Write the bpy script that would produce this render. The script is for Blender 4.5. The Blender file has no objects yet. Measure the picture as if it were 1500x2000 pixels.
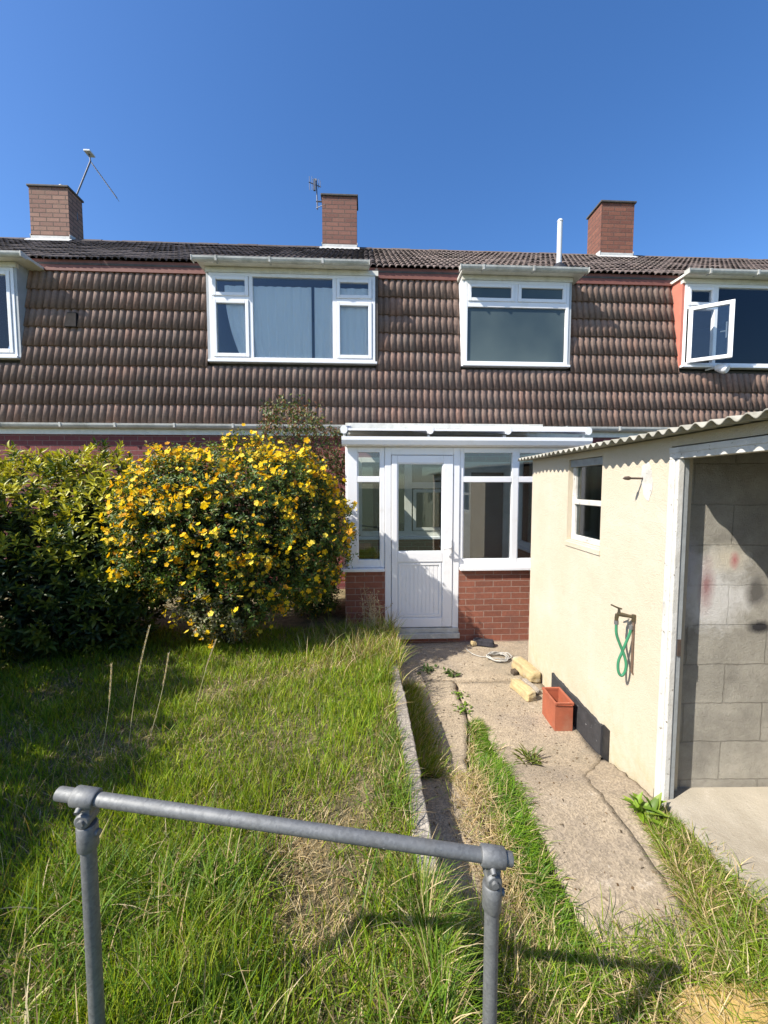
import bpy, math, random
import numpy as np
from math import sin, cos, tan, pi, radians, atan, atan2, sqrt
from mathutils import Vector, Matrix

random.seed(7)
R = np.random.default_rng(11)
SC = bpy.context.scene
COL = SC.collection

# ------------------------------------------------------------------ camera
F_PX = 780.0
TILT = atan(50 / F_PX)
YAW = atan(38 / F_PX)
cam_d = bpy.data.cameras.new("camera")
cam_d.sensor_fit = 'VERTICAL'
cam_d.sensor_height = 24.0
cam_d.lens = 24.0 * F_PX / 2000.0
cam_d.clip_start = 0.05
cam_d.clip_end = 2000
cam = bpy.data.objects.new("camera", cam_d)
COL.objects.link(cam)
cam.location = (0, 0, 1.75)
cam.rotation_euler = (pi / 2 - TILT, 0, -YAW)
SC.camera = cam

# ------------------------------------------------------------------ light
SUN_EL = radians(44)
SUN_DIR_AZ = radians(25)          # light travels toward +x, turned this much toward +y
sd = Vector((-cos(SUN_DIR_AZ) * cos(SUN_EL), -sin(SUN_DIR_AZ) * cos(SUN_EL), sin(SUN_EL)))
sun_l = bpy.data.lights.new("sun", 'SUN')
sun_l.energy = 5.0
sun_l.angle = radians(0.5)
sun_l.color = (1.0, 0.94, 0.85)
sun = bpy.data.objects.new("sun", sun_l)
COL.objects.link(sun)
sun.location = (-6, -3, 9)
sun.rotation_euler = sd.to_track_quat('Z', 'Y').to_euler()

world = bpy.data.worlds.new("World")
SC.world = world
world.use_nodes = True
wn = world.node_tree
wn.nodes.clear()
sky = wn.nodes.new("ShaderNodeTexSky")
sky.sky_type = 'NISHITA'
sky.sun_disc = False
sky.sun_elevation = SUN_EL
# sky node: rotation 0 puts the sun toward +Y, turning clockwise seen from above
sky.sun_rotation = atan2(sd.x, sd.y)
sky.altitude = 50
sky.air_density = 1.0
sky.dust_density = 0.8
sky.ozone_density = 3.8
bg = wn.nodes.new("ShaderNodeBackground")
bg.inputs[1].default_value = 0.11
wo = wn.nodes.new("ShaderNodeOutputWorld")
hs = wn.nodes.new("ShaderNodeHueSaturation"); hs.inputs['Saturation'].default_value = 1.22; hs.inputs['Hue'].default_value = .506; hs.inputs['Value'].default_value = 1.15
wn.links.new(sky.outputs[0], hs.inputs['Color']); wn.links.new(hs.outputs[0], bg.inputs[0])
wn.links.new(bg.outputs[0], wo.inputs[0])

SC.view_settings.view_transform = 'Standard'
SC.view_settings.look = 'None'
SC.view_settings.exposure = 0.8
SC.view_settings.gamma = 1.0
SC.render.engine = 'CYCLES'
SC.cycles.max_bounces = 8
SC.cycles.transparent_max_bounces = 12
SC.cycles.use_denoising = True
SC.cycles.sample_clamp_indirect = 6.0

# ------------------------------------------------------------------ helpers
def s2l(r, g, b):
    f = lambda c: (c / 255) / 12.92 if c / 255 <= .04045 else (((c / 255) + .055) / 1.055) ** 2.4
    return (f(r), f(g), f(b), 1)

def tag(o, label=None, cat=None, group=None, kind=None):
    if label: o['label'] = label
    if cat: o['category'] = cat
    if group: o['group'] = group
    if kind: o['kind'] = kind
    return o

def empty(name, loc, rz=0.0):
    o = bpy.data.objects.new(name, None)
    o.empty_display_size = .2
    COL.objects.link(o)
    o.location = loc
    o.rotation_euler = (0, 0, rz)
    return o

class MB:
    """collects quads/polys with metre UVs; build() links ONE mesh object"""
    def __init__(s, org=(0, 0, 0)):
        s.v = []; s.f = []; s.uv = []; s.m = []; s.org = org; s.sm = []
    def poly(s, pts, uvs=None, m=0, smooth=False):
        n = len(s.v)
        pts = [tuple(p) for p in pts]
        s.v += pts
        s.f.append(list(range(n, n + len(pts))))
        if uvs is None:
            a = Vector((0, 0, 0))
            for i in range(len(pts)):
                p = pts[i]; q = pts[(i + 1) % len(pts)]
                a += Vector(p).cross(Vector(q))
            a = (abs(a.x), abs(a.y), abs(a.z))
            if a[1] >= a[0] and a[1] >= a[2]: uvs = [(p[0], p[2]) for p in pts]
            elif a[0] >= a[2]: uvs = [(p[1], p[2]) for p in pts]
            else: uvs = [(p[0], p[1]) for p in pts]
        s.uv.append(uvs); s.m.append(m); s.sm.append(smooth)
    def box(s, x0, x1, y0, y1, z0, z1, m=0):
        if x0 > x1: x0, x1 = x1, x0
        if y0 > y1: y0, y1 = y1, y0
        if z0 > z1: z0, z1 = z1, z0
        P = [(x0, y0, z0), (x1, y0, z0), (x1, y1, z0), (x0, y1, z0), (x0, y0, z1), (x1, y0, z1), (x1, y1, z1), (x0, y1, z1)]
        for q in ((0, 1, 5, 4), (1, 2, 6, 5), (2, 3, 7, 6), (3, 0, 4, 7), (4, 5, 6, 7), (3, 2, 1, 0)):
            s.poly([P[i] for i in q], m=m)
        return s
    def hexa(s, b, t, m=0):
        """b, t: four bottom and four top points, counter-clockwise seen from above"""
        P = list(b) + list(t)
        for q in ((0, 1, 5, 4), (1, 2, 6, 5), (2, 3, 7, 6), (3, 0, 4, 7), (4, 5, 6, 7), (3, 2, 1, 0)):
            s.poly([P[i] for i in q], m=m)
        return s
    def prism(s, prof, p0, p1, axis='x', m=0, smooth=False):
        """closed profile of 2d points (other two axes) swept between p0 and p1 on axis"""
        def mk(c, a):
            if axis == 'x': return (a, c[0], c[1])
            if axis == 'y': return (c[0], a, c[1])
            return (c[0], c[1], a)
        n = len(prof)
        for i in range(n):
            a = prof[i]; b = prof[(i + 1) % n]
            s.poly([mk(a, p0), mk(b, p0), mk(b, p1), mk(a, p1)], m=m, smooth=smooth)
        s.poly([mk(c, p0) for c in reversed(prof)], m=m)
        s.poly([mk(c, p1) for c in prof], m=m)
        return s
    def tube(s, pts, r, n=10, m=0, cap=True):
        pts = [Vector(p) for p in pts]
        rs = r if isinstance(r, (list, tuple)) else [r] * len(pts)
        rings = []
        up = None
        for i, p in enumerate(pts):
            d = (pts[min(i + 1, len(pts) - 1)] - pts[max(i - 1, 0)])
            if d.length < 1e-9: d = Vector((0, 0, 1))
            d.normalize()
            if up is None:
                up = d.orthogonal().normalized()
            else:
                up = (up - d * up.dot(d))
                up = up.normalized() if up.length > 1e-6 else d.orthogonal().normalized()
            sd_ = d.cross(up)
            rings.append([p + (up * cos(2 * pi * k / n) + sd_ * sin(2 * pi * k / n)) * rs[i] for k in range(n)])
        base = len(s.v)
        L = 0
        for i in range(len(rings)):
            s.v += [tuple(q) for q in rings[i]]
        for i in range(len(rings) - 1):
            l1 = L + (pts[i + 1] - pts[i]).length
            for k in range(n):
                k2 = (k + 1) % n
                s.f.append([base + i * n + k, base + i * n + k2, base + (i + 1) * n + k2, base + (i + 1) * n + k])
                u0 = k / n * 2 * pi * rs[i]; u1 = (k + 1) / n * 2 * pi * rs[i]
                s.uv.append([(u0, L), (u1, L), (u1, l1), (u0, l1)]); s.m.append(m); s.sm.append(True)
            L = l1
        if cap:
            for ring, fl in ((rings[0], True), (rings[-1], False)):
                s.poly(list(reversed(ring)) if fl else ring, m=m)
        return s
    def build(s, name, mats, parent=None, bevel=0, cols=None):
        me = bpy.data.meshes.new(name)
        me.from_pydata(s.v, [], s.f)
        uvl = me.uv_layers.new(name="UVMap")
        flat = np.array([c for f in s.uv for c in f], dtype=np.float32).ravel()
        uvl.data.foreach_set("uv", flat)
        if not isinstance(mats, (list, tuple)): mats = [mats]
        for mt in mats: me.materials.append(mt)
        me.polygons.foreach_set("material_index", s.m)
        me.polygons.foreach_set("use_smooth", s.sm)
        me.update()
        o = bpy.data.objects.new(name, me)
        COL.objects.link(o)
        if parent: o.parent = parent
        if bevel:
            bpy.context.view_layer.objects.active = o
            md = o.modifiers.new("weld", 'WELD'); md.merge_threshold = .0001
            md = o.modifiers.new("bevel", 'BEVEL'); md.width = bevel; md.segments = 2
            md.limit_method = 'ANGLE'; md.angle_limit = radians(40)
            md.harden_normals = False
        return o

def raw_mesh(name, V, loops, sizes, mats, parent=None, cols=None, uv=None, smooth=False, midx=None):
    me = bpy.data.meshes.new(name)
    V = np.asarray(V, dtype=np.float32); loops = np.asarray(loops, dtype=np.int32); sizes = np.asarray(sizes, dtype=np.int32)
    me.vertices.add(len(V)); me.vertices.foreach_set("co", V.ravel())
    me.loops.add(len(loops)); me.loops.foreach_set("vertex_index", loops)
    me.polygons.add(len(sizes))
    starts = np.concatenate([[0], np.cumsum(sizes)[:-1]]).astype(np.int32)
    me.polygons.foreach_set("loop_start", starts)
    me.polygons.foreach_set("loop_total", sizes)
    if smooth: me.polygons.foreach_set("use_smooth", np.ones(len(sizes), dtype=bool))
    if not isinstance(mats, (list, tuple)): mats = [mats]
    for mt in mats: me.materials.append(mt)
    if midx is not None: me.polygons.foreach_set("material_index", np.asarray(midx, dtype=np.int32))
    me.update(calc_edges=True)
    me.validate()
    if cols is not None:
        a = me.color_attributes.new("tint", 'FLOAT_COLOR', 'POINT')
        c = np.ones((len(V), 4), dtype=np.float32); c[:, :3] = cols
        a.data.foreach_set("color", c.ravel())
    if uv is not None:
        u = me.uv_layers.new(name="UVMap"); u.data.foreach_set("uv", np.asarray(uv, dtype=np.float32)[loops].ravel())
    o = bpy.data.objects.new(name, me)
    COL.objects.link(o)
    if parent: o.parent = parent
    return o

def unit(a): return a / np.maximum(np.linalg.norm(a, axis=-1, keepdims=True), 1e-9)

def scatter(name, tv, tf, pos, fwd, nor, scale, cols, mat, parent=None, smooth=False):
    """template: x = width, y = along the leaf, z = leaf normal"""
    tv = np.array(tv, dtype=float); N = len(pos); n = len(tv)
    fwd = unit(fwd); side = unit(np.cross(fwd, nor)); nn = np.cross(side, fwd)
    sc_ = np.asarray(scale)
    if sc_.ndim == 1: sc_ = np.repeat(sc_[:, None], 3, 1)
    t = tv[None] * sc_[:, None, :]
    V = t[..., 0:1] * side[:, None] + t[..., 1:2] * fwd[:, None] + t[..., 2:3] * nn[:, None] + pos[:, None]
    V = V.reshape(-1, 3)
    lt = np.concatenate([np.array(f) for f in tf]); st = np.array([len(f) for f in tf])
    loops = (lt[None] + (np.arange(N) * n)[:, None]).ravel(); sizes = np.tile(st, N)
    return raw_mesh(name, V, loops, sizes, mat, parent, cols=np.repeat(cols, n, 0), smooth=smooth)

# value noise for placement
_ph = R.uniform(0, 6.28, (40, 2)); _dr = R.uniform(0, 6.28, 40)
def noise2(x, y, f=1.0, k=0):
    t = 0
    for i in range(5):
        a = _dr[(i + k * 5) % 40]; ff = f * (1 + .63 * i)
        t = t + np.sin((x * cos(a) + y * sin(a)) * ff + _ph[(i + k * 5) % 40, 0]) * np.cos((-x * sin(a) + y * cos(a)) * ff * .8 + _ph[(i + k * 5) % 40, 1]) / (1 + .4 * i)
    return t / 2.2

def gz(y):      # path level falls gently toward the house
    return np.interp(np.asarray(y, float), [2.05, 2.2, 2.5, 2.65, 2.8, 3.4, 4.05, 4.7, 5.2], [0, -.02, -.11, -.142, -.155, -.15, -.132, -.165, -.17])
def gl(y): return -0.17 * np.clip((np.asarray(y, float) - 2.6) / 2.1, 0, 1.15)
def lz(x, y):   # lawn level
    x = np.asarray(x, float); y = np.asarray(y, float)
    return .19 + .6 * gl(y) + .018 * noise2(x, y, 2.2, 3)

# ------------------------------------------------------------------ materials
def new_mat(name):
    m = bpy.data.materials.new(name); m.use_nodes = True
    nt = m.node_tree; nt.nodes.clear()
    out = nt.nodes.new("ShaderNodeOutputMaterial")
    b = nt.nodes.new("ShaderNodeBsdfPrincipled")
    nt.links.new(b.outputs[0], out.inputs[0])
    return m, nt, b, out

def N(nt, t, **kw):
    n = nt.nodes.new(t)
    for k, v in kw.items():
        if k.startswith('i_'):
            key = k[2:]
            key = int(key) if key.isdigit() else key.replace('_', ' ')
            n.inputs[key].default_value = v
        else: setattr(n, k, v)
    return n

def ramp(nt, fac, stops, interp='LINEAR'):
    r = nt.nodes.new("ShaderNodeValToRGB"); r.color_ramp.interpolation = interp
    el = r.color_ramp.elements
    while len(el) > 2: el.remove(el[-1])
    el[0].position, el[0].color = stops[0][0], stops[0][1]
    el[1].position, el[1].color = stops[-1][0], stops[-1][1]
    for p, c in stops[1:-1]:
        e = el.new(p); e.color = c
    nt.links.new(fac, r.inputs[0]); return r.outputs[0]

def mixc(nt, fac, a, b, mode='MIX'):
    m = nt.nodes.new("ShaderNodeMix"); m.data_type = 'RGBA'; m.blend_type = mode
    for sock, v in ((m.inputs[0], fac), (m.inputs[6], a), (m.inputs[7], b)):
        if isinstance(v, (int, float)): sock.default_value = v
        elif isinstance(v, tuple): sock.default_value = v
        else: nt.links.new(v, sock)
    return m.outputs[2]

def tnoise(nt, vec, scale, detail=6, rough=.6, dist=0):
    n = N(nt, "ShaderNodeTexNoise"); n.inputs['Scale'].default_value = scale
    n.inputs['Detail'].default_value = detail; n.inputs['Roughness'].default_value = rough
    n.inputs['Distortion'].default_value = dist
    if vec is not None: nt.links.new(vec, n.inputs['Vector'])
    return n.outputs[0]

def bump(nt, b, h, strength=.5, dist=.01, prev=None):
    n = N(nt, "ShaderNodeBump"); n.inputs['Strength'].default_value = strength; n.inputs['Distance'].default_value = dist
    nt.links.new(h, n.inputs['Height'])
    if prev is not None: nt.links.new(prev, n.inputs['Normal'])
    if b is not None: nt.links.new(n.outputs[0], b.inputs['Normal'])
    return n.outputs[0]

def objco(nt): return N(nt, "ShaderNodeTexCoord").outputs['Object']
def uvco(nt): return N(nt, "ShaderNodeTexCoord").outputs['UV']

def g(v): return (v, v, v, 1)
BLACK, WHITE = g(0), g(1)

def mottled(name, c1, c2, scale=8, rough=.7, bs=.3, bd=.004, bscale=60, c3=None, speck=None, spec=.5, metal=0):
    m, nt, b, out = new_mat(name)
    co = objco(nt)
    f = tnoise(nt, co, scale, 8, .62)
    c = ramp(nt, f, [(.32, c1), (.68, c2)])
    if c3:
        f2 = tnoise(nt, co, scale * .35, 6, .7)
        k = ramp(nt, f2, [(.52, BLACK), (.68, WHITE)])
        c = mixc(nt, k, c, c3)
    if speck:
        f3 = tnoise(nt, co, speck[1], 3, .7)
        k = ramp(nt, f3, [(speck[2], BLACK), (speck[2] + .06, WHITE)])
        c = mixc(nt, k, c, speck[0])
    nt.links.new(c, b.inputs['Base Color'])
    b.inputs['Roughness'].default_value = rough
    b.inputs['Specular IOR Level'].default_value = spec
    b.inputs['Metallic'].default_value = metal
    h = tnoise(nt, co, bscale, 6, .7)
    if bs: bump(nt, b, h, bs, bd)
    return m

M = {}
# white plastic frames, slightly dirty
def upvc(name, base, dirt, amount=.55):
    m, nt, b, out = new_mat(name)
    co = objco(nt)
    f = tnoise(nt, co, 5, 8, .7)
    k = ramp(nt, f, [(amount, BLACK), (amount + .25, g(.6))])
    c = mixc(nt, k, base, dirt)
    nt.links.new(c, b.inputs['Base Color'])
    b.inputs['Roughness'].default_value = .32
    bump(nt, b, tnoise(nt, co, 9, 3), .08, .01)
    return m
M['white'] = upvc('white_plastic', g(.80), (.60, .58, .52, 1))
M['cream_plastic'] = upvc('aged_plastic', (.70, .68, .60, 1), (.42, .41, .34, 1), .45)
M['gutter'] = upvc('weathered_gutter', (.56, .55, .50, 1), (.22, .22, .18, 1), .42)
M['old_white'] = mottled('flaking_white_paint', (.66, .65, .61, 1), (.52, .50, .45, 1), 9, .65, .6, .005, 90, c3=(.42, .40, .35, 1), speck=((.16, .14, .11, 1), 38, .64))
M['grey_paint'] = mottled('grey_timber', (.34, .36, .36, 1), (.22, .23, .23, 1), 10, .65, .4, .003, 60)
M['dark_timber'] = mottled('dark_timber', (.05, .045, .04, 1), (.10, .085, .07, 1), 12, .8, .4, .003, 60)
M['fascia_red'] = mottled('red_brown_board', (.16, .060, .045, 1), (.22, .085, .06, 1), 6, .7, .2, .003, 50)
M['cheek_orange'] = mottled('orange_painted_cheek', (.58, .19, .13, 1), (.50, .155, .105, 1), 5, .7, .2, .003, 60)
M['cheek_grey'] = mottled('grey_cheek', (.42, .44, .45, 1), (.34, .36, .37, 1), 5, .7, .2, .003, 60)
M['lead'] = mottled('lead_flashing', (.42, .42, .40, 1), (.62, .61, .57, 1), 9, .6, .4, .006, 40)
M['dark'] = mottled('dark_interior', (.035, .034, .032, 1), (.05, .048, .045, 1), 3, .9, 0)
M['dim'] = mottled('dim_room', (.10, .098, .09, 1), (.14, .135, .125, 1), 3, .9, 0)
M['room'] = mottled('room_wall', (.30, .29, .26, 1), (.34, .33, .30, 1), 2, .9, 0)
M['black_rubber'] = mottled('black_mastic', (.012, .012, .013, 1), (.03, .03, .03, 1), 20, .5, .5, .004, 60)
M['aerial'] = mottled('aerial_metal', (.09, .10, .12, 1), (.16, .16, .17, 1), 20, .45, 0, metal=.3)
M['brass'] = mottled('tarnished_brass', (.16, .12, .06, 1), (.10, .09, .07, 1), 60, .45, .3, .002, 90, metal=.7)
M['copper'] = mottled('dull_copper', (.26, .17, .12, 1), (.18, .13, .10, 1), 40, .5, 0, metal=.4)
M['rust'] = mottled('rusty_iron', (.10, .065, .045, 1), (.045, .035, .03, 1), 60, .8, .5, .003, 120)
M['terracotta'] = mottled('orange_plastic_terracotta', (.38, .105, .052, 1), (.28, .080, .042, 1), 9, .62, .3, .003, 80, c3=(.33, .15, .09, 1), speck=((.40, .26, .18, 1), 50, .68))
M['soil'] = mottled('dry_soil', (.20, .145, .085, 1), (.10, .075, .045, 1), 30, .95, .9, .012, 80, c3=(.30, .23, .13, 1))
M['sandstone'] = mottled('sandstone', (.52, .40, .20, 1), (.34, .26, .14, 1), 14, .9, .8, .01, 60, c3=(.40, .36, .28, 1))
M['ochre'] = mottled('ochre_stone', (.52, .36, .12, 1), (.42, .28, .09, 1), 9, .9, .7, .008, 50, c3=(.28, .20, .09, 1))
M['hose'] = mottled('green_hose', (.05, .24, .12, 1), (.04, .19, .10, 1), 20, .35, 0)
M['wire'] = mottled('grey_cable', (.52, .50, .44, 1), (.22, .21, .19, 1), 30, .5, 0)
M['lump'] = mottled('dark_cloth', (.018, .018, .024, 1), (.035, .032, .04, 1), 20, .9, .8, .01, 40)
M['bark'] = mottled('bark', (.10, .07, .045, 1), (.05, .038, .026, 1), 30, .9, .9, .01, 60)
M['flue'] = mottled('flue_white', (.60, .62, .63, 1), (.52, .54, .55, 1), 8, .4, .1, .003, 40)

# galvanised pipe
m, nt, b, out = new_mat('galvanised_steel')
co = objco(nt)
vor = N(nt, "ShaderNodeTexVoronoi"); vor.inputs['Scale'].default_value = 150; nt.links.new(co, vor.inputs['Vector'])
bw = N(nt, "ShaderNodeRGBToBW"); nt.links.new(vor.outputs['Color'], bw.inputs[0])
c = ramp(nt, bw.outputs[0], [(.15, (.15, .155, .155, 1)), (.85, (.205, .21, .208, 1))])
f = tnoise(nt, co, 14, 8, .7)
c = mixc(nt, ramp(nt, f, [(.45, BLACK), (.7, g(.45))]), c, (.27, .272, .262, 1))
f = tnoise(nt, co, 6, 5, .7)
c = mixc(nt, ramp(nt, f, [(.55, BLACK), (.75, g(.6))]), c, (.16, .15, .135, 1))
nt.links.new(c, b.inputs['Base Color'])
b.inputs['Metallic'].default_value = .55
nt.links.new(ramp(nt, f, [(.3, g(.58)), (.7, g(.74))]), b.inputs['Roughness'])
bump(nt, b, tnoise(nt, co, 160, 4), .25, .001)
M['galv'] = m

# brick, running bond; UV in metres
def brick(name, c1, c2, mortar, dark=None, bw_=.225, bh=.075, ms=.010, bs=.6, soldier=False):
    m, nt, b, out = new_mat(name)
    uv = uvco(nt); co = objco(nt)
    wob = N(nt, "ShaderNodeVectorMath", operation='MULTIPLY_ADD')
    nz = N(nt, "ShaderNodeTexNoise"); nz.inputs['Scale'].default_value = 18; nt.links.new(co, nz.inputs['Vector'])
    nt.links.new(nz.outputs['Color'], wob.inputs[0]); wob.inputs[1].default_value = (.006, .006, 0); nt.links.new(uv, wob.inputs[2])
    bt = N(nt, "ShaderNodeTexBrick"); nt.links.new(wob.outputs[0], bt.inputs['Vector'])
    bt.inputs['Scale'].default_value = 1.0
    bt.inputs['Brick Width'].default_value = bw_; bt.inputs['Row Height'].default_value = bh
    bt.inputs['Mortar Size'].default_value = ms / 2; bt.inputs['Mortar Smooth'].default_value = .25
    bt.inputs['Color1'].default_value = c1; bt.inputs['Color2'].default_value = c2; bt.inputs['Mortar'].default_value = mortar
    c = bt.outputs['Color']
    f = tnoise(nt, co, 28, 8, .75)
    c = mixc(nt, .5, c, ramp(nt, f, [(.3, g(.55)), (.7, g(1.25))]), 'MULTIPLY')
    if dark:
        f2 = tnoise(nt, co, 3.0, 8, .75)
        c = mixc(nt, ramp(nt, f2, [(.5, BLACK), (.72, g(.8))]), c, dark)
    nt.links.new(c, b.inputs['Base Color'])
    b.inputs['Roughness'].default_value = .88
    inv = N(nt, "ShaderNodeMath", operation='SUBTRACT'); inv.inputs[0].default_value = 1; nt.links.new(bt.outputs['Fac'], inv.inputs[1])
    n1 = bump(nt, None, inv.outputs[0], bs, .008)
    bump(nt, b, tnoise(nt, co, 120, 5, .7), .5, .003, n1)
    return m
M['brick_porch'] = brick('red_brick', (.285, .100, .060, 1), (.215, .076, .046, 1), (.32, .215, .165, 1), dark=(.17, .075, .055, 1))
M['brick_wall'] = brick('dark_red_brick', (.20, .048, .045, 1), (.15, .040, .040, 1), (.22, .14, .12, 1))
M['brick_chimney_old'] = brick('weathered_pale_brick', (.32, .180, .128, 1), (.225, .115, .085, 1), (.10, .065, .05, 1), dark=(.20, .13, .09, 1), ms=.022, bw_=.29, bh=.096)
M['brick_chimney'] = brick('weathered_red_brick', (.25, .115, .082, 1), (.17, .076, .057, 1), (.12, .075, .06, 1), dark=(.17, .10, .07, 1), ms=.022, bw_=.29, bh=.096)
M['brick_chimney_red'] = brick('orange_red_brick', (.24, .095, .058, 1), (.16, .062, .042, 1), (.13, .07, .05, 1), dark=(.13, .06, .045, 1), ms=.022, bw_=.29, bh=.096)

# roof tiles: per-tile tint attribute
def tilemat(name, c_lo, c_hi, c_odd, lichen):
    m, nt, b, out = new_mat(name)
    at = N(nt, "ShaderNodeAttribute"); at.attribute_name = "tint"
    sp = N(nt, "ShaderNodeSeparateColor"); nt.links.new(at.outputs['Color'], sp.inputs[0])
    co = objco(nt)
    c = ramp(nt, sp.outputs[0], [(0, c_lo), (.72, c_hi), (.93, c_odd), (1, c_odd)])
    f = tnoise(nt, co, 16, 9, .75)
    c = mixc(nt, .8, c, ramp(nt, f, [(.3, g(.6)), (.7, g(1.35))]), 'MULTIPLY')
    f2 = tnoise(nt, co, 1.6, 8, .7)
    c = mixc(nt, ramp(nt, f2, [(.48, BLACK), (.7, g(.45))]), c, lichen)
    f3 = tnoise(nt, co, 55, 4, .7)
    c = mixc(nt, ramp(nt, f3, [(.66, BLACK), (.74, g(.55))]), c, (.36, .33, .27, 1))
    nt.links.new(c, b.inputs['Base Color'])
    b.inputs['Roughness'].default_value = .85
    bump(nt, b, tnoise(nt, co, 140, 5, .7), .5, .003)
    return m
M['tile_hang'] = tilemat('brown_hung_tile', (.185, .120, .092, 1), (.245, .165, .130, 1), (.270, .160, .118, 1), (.19, .165, .135, 1))
M['tile_roof'] = tilemat('brown_roof_tile', (.105, .078, .068, 1), (.175, .132, .115, 1), (.20, .15, .125, 1), (.12, .105, .08, 1))
M['tile_roof_dark'] = tilemat('dark_roof_tile', (.058, .045, .043, 1), (.095, .075, .072, 1), (.13, .10, .095, 1), (.08, .068, .052, 1))

# render on the shed
m, nt, b, out = new_mat('cream_rough_render')
co = objco(nt)
f = tnoise(nt, co, 2.2, 8, .65)
c = ramp(nt, f, [(.3, (.52, .448, .330, 1)), (.55, (.55, .480, .368, 1)), (.75, (.57, .525, .43, 1))])
sx = N(nt, "ShaderNodeSeparateXYZ"); nt.links.new(co, sx.inputs[0])
zz = N(nt, "ShaderNodeMapRange"); nt.links.new(sx.outputs[2], zz.inputs[0]); zz.inputs[1].default_value = .50; zz.inputs[2].default_value = -.12
f2 = tnoise(nt, co, 9, 8, .75)
ml = N(nt, "ShaderNodeMath", operation='MULTIPLY'); nt.links.new(zz.outputs[0], ml.inputs[0])
nt.links.new(ramp(nt, f2, [(.42, BLACK), (.62, WHITE)]), ml.inputs[1])
c = mixc(nt, ml.outputs[0], c, (.45, .40, .25, 1))
f5 = tnoise(nt, co, 5, 8, .8)
c = mixc(nt, ramp(nt, f5, [(.56, BLACK), (.70, g(.4))]), c, (.55, .46, .32, 1))
mp = N(nt, "ShaderNodeMapping"); mp.inputs['Scale'].default_value = (1, 9, .7); nt.links.new(co, mp.inputs['Vector'])
c = mixc(nt, ramp(nt, tnoise(nt, mp.outputs[0], 1.6, 8, .75), [(.56, BLACK), (.74, g(.4))]), c, (.50, .43, .31, 1))
vc = N(nt, "ShaderNodeTexVoronoi", feature='DISTANCE_TO_EDGE'); vc.inputs['Scale'].default_value = .9
wv = N(nt, "ShaderNodeVectorMath", operation='MULTIPLY_ADD'); nzz = N(nt, "ShaderNodeTexNoise"); nzz.inputs['Scale'].default_value = 4; nzz.inputs['Detail'].default_value = 8
nt.links.new(co, nzz.inputs['Vector']); nt.links.new(nzz.outputs['Color'], wv.inputs[0]); wv.inputs[1].default_value = (.35, .35, .35); nt.links.new(co, wv.inputs[2]); nt.links.new(wv.outputs[0], vc.inputs['Vector'])
c = mixc(nt, ramp(nt, vc.outputs['Distance'], [(.0, g(.22)), (.003, BLACK)]), c, (.40, .34, .24, 1))
nt.links.new(c, b.inputs['Base Color']); b.inputs['Roughness'].default_value = .9
v = N(nt, "ShaderNodeTexVoronoi"); v.inputs['Scale'].default_value = 130; nt.links.new(co, v.inputs['Vector'])
n1 = bump(nt, None, v.outputs['Distance'], .45, .004)
n2 = bump(nt, None, tnoise(nt, co, 5, 3), .35, .02, n1)
bump(nt, b, tnoise(nt, co, 150, 5, .75), .5, .004, n2)
M['render'] = m

# concrete block cross wall with old paint
m, nt, b, out = new_mat('painted_concrete_block')
uv = uvco(nt); co = objco(nt)
wob = N(nt, "ShaderNodeVectorMath", operation='MULTIPLY_ADD')
nz = N(nt, "ShaderNodeTexNoise"); nz.inputs['Scale'].default_value = 9; nt.links.new(co, nz.inputs['Vector'])
nt.links.new(nz.outputs['Color'], wob.inputs[0]); wob.inputs[1].default_value = (.02, .014, 0)
of = N(nt, 'ShaderNodeVectorMath', operation='ADD'); of.inputs[1].default_value = (.07, -.083, 0); nt.links.new(uv, of.inputs[0]); nt.links.new(of.outputs[0], wob.inputs[2])
bt = N(nt, "ShaderNodeTexBrick"); nt.links.new(wob.outputs[0], bt.inputs['Vector'])
bt.inputs['Scale'].default_value = 1; bt.inputs['Brick Width'].default_value = .45; bt.inputs['Row Height'].default_value = .225
bt.inputs['Mortar Size'].default_value = .005; bt.inputs['Mortar Smooth'].default_value = .6
bt.inputs['Color1'].default_value = (.40, .372, .31, 1); bt.inputs['Color2'].default_value = (.33, .308, .26, 1); bt.inputs['Mortar'].default_value = (.29, .27, .225, 1)
c = bt.outputs['Color']
f = tnoise(nt, co, 5, 8, .7)
c = mixc(nt, .8, c, ramp(nt, f, [(.3, g(.6)), (.7, g(1.3))]), 'MULTIPLY')
c = mixc(nt, ramp(nt, tnoise(nt, co, 70, 5, .75), [(.60, BLACK), (.70, g(.6))]), c, (.12, .11, .09, 1))
sx = N(nt, "ShaderNodeSeparateXYZ"); nt.links.new(uv, sx.inputs[0])
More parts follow.
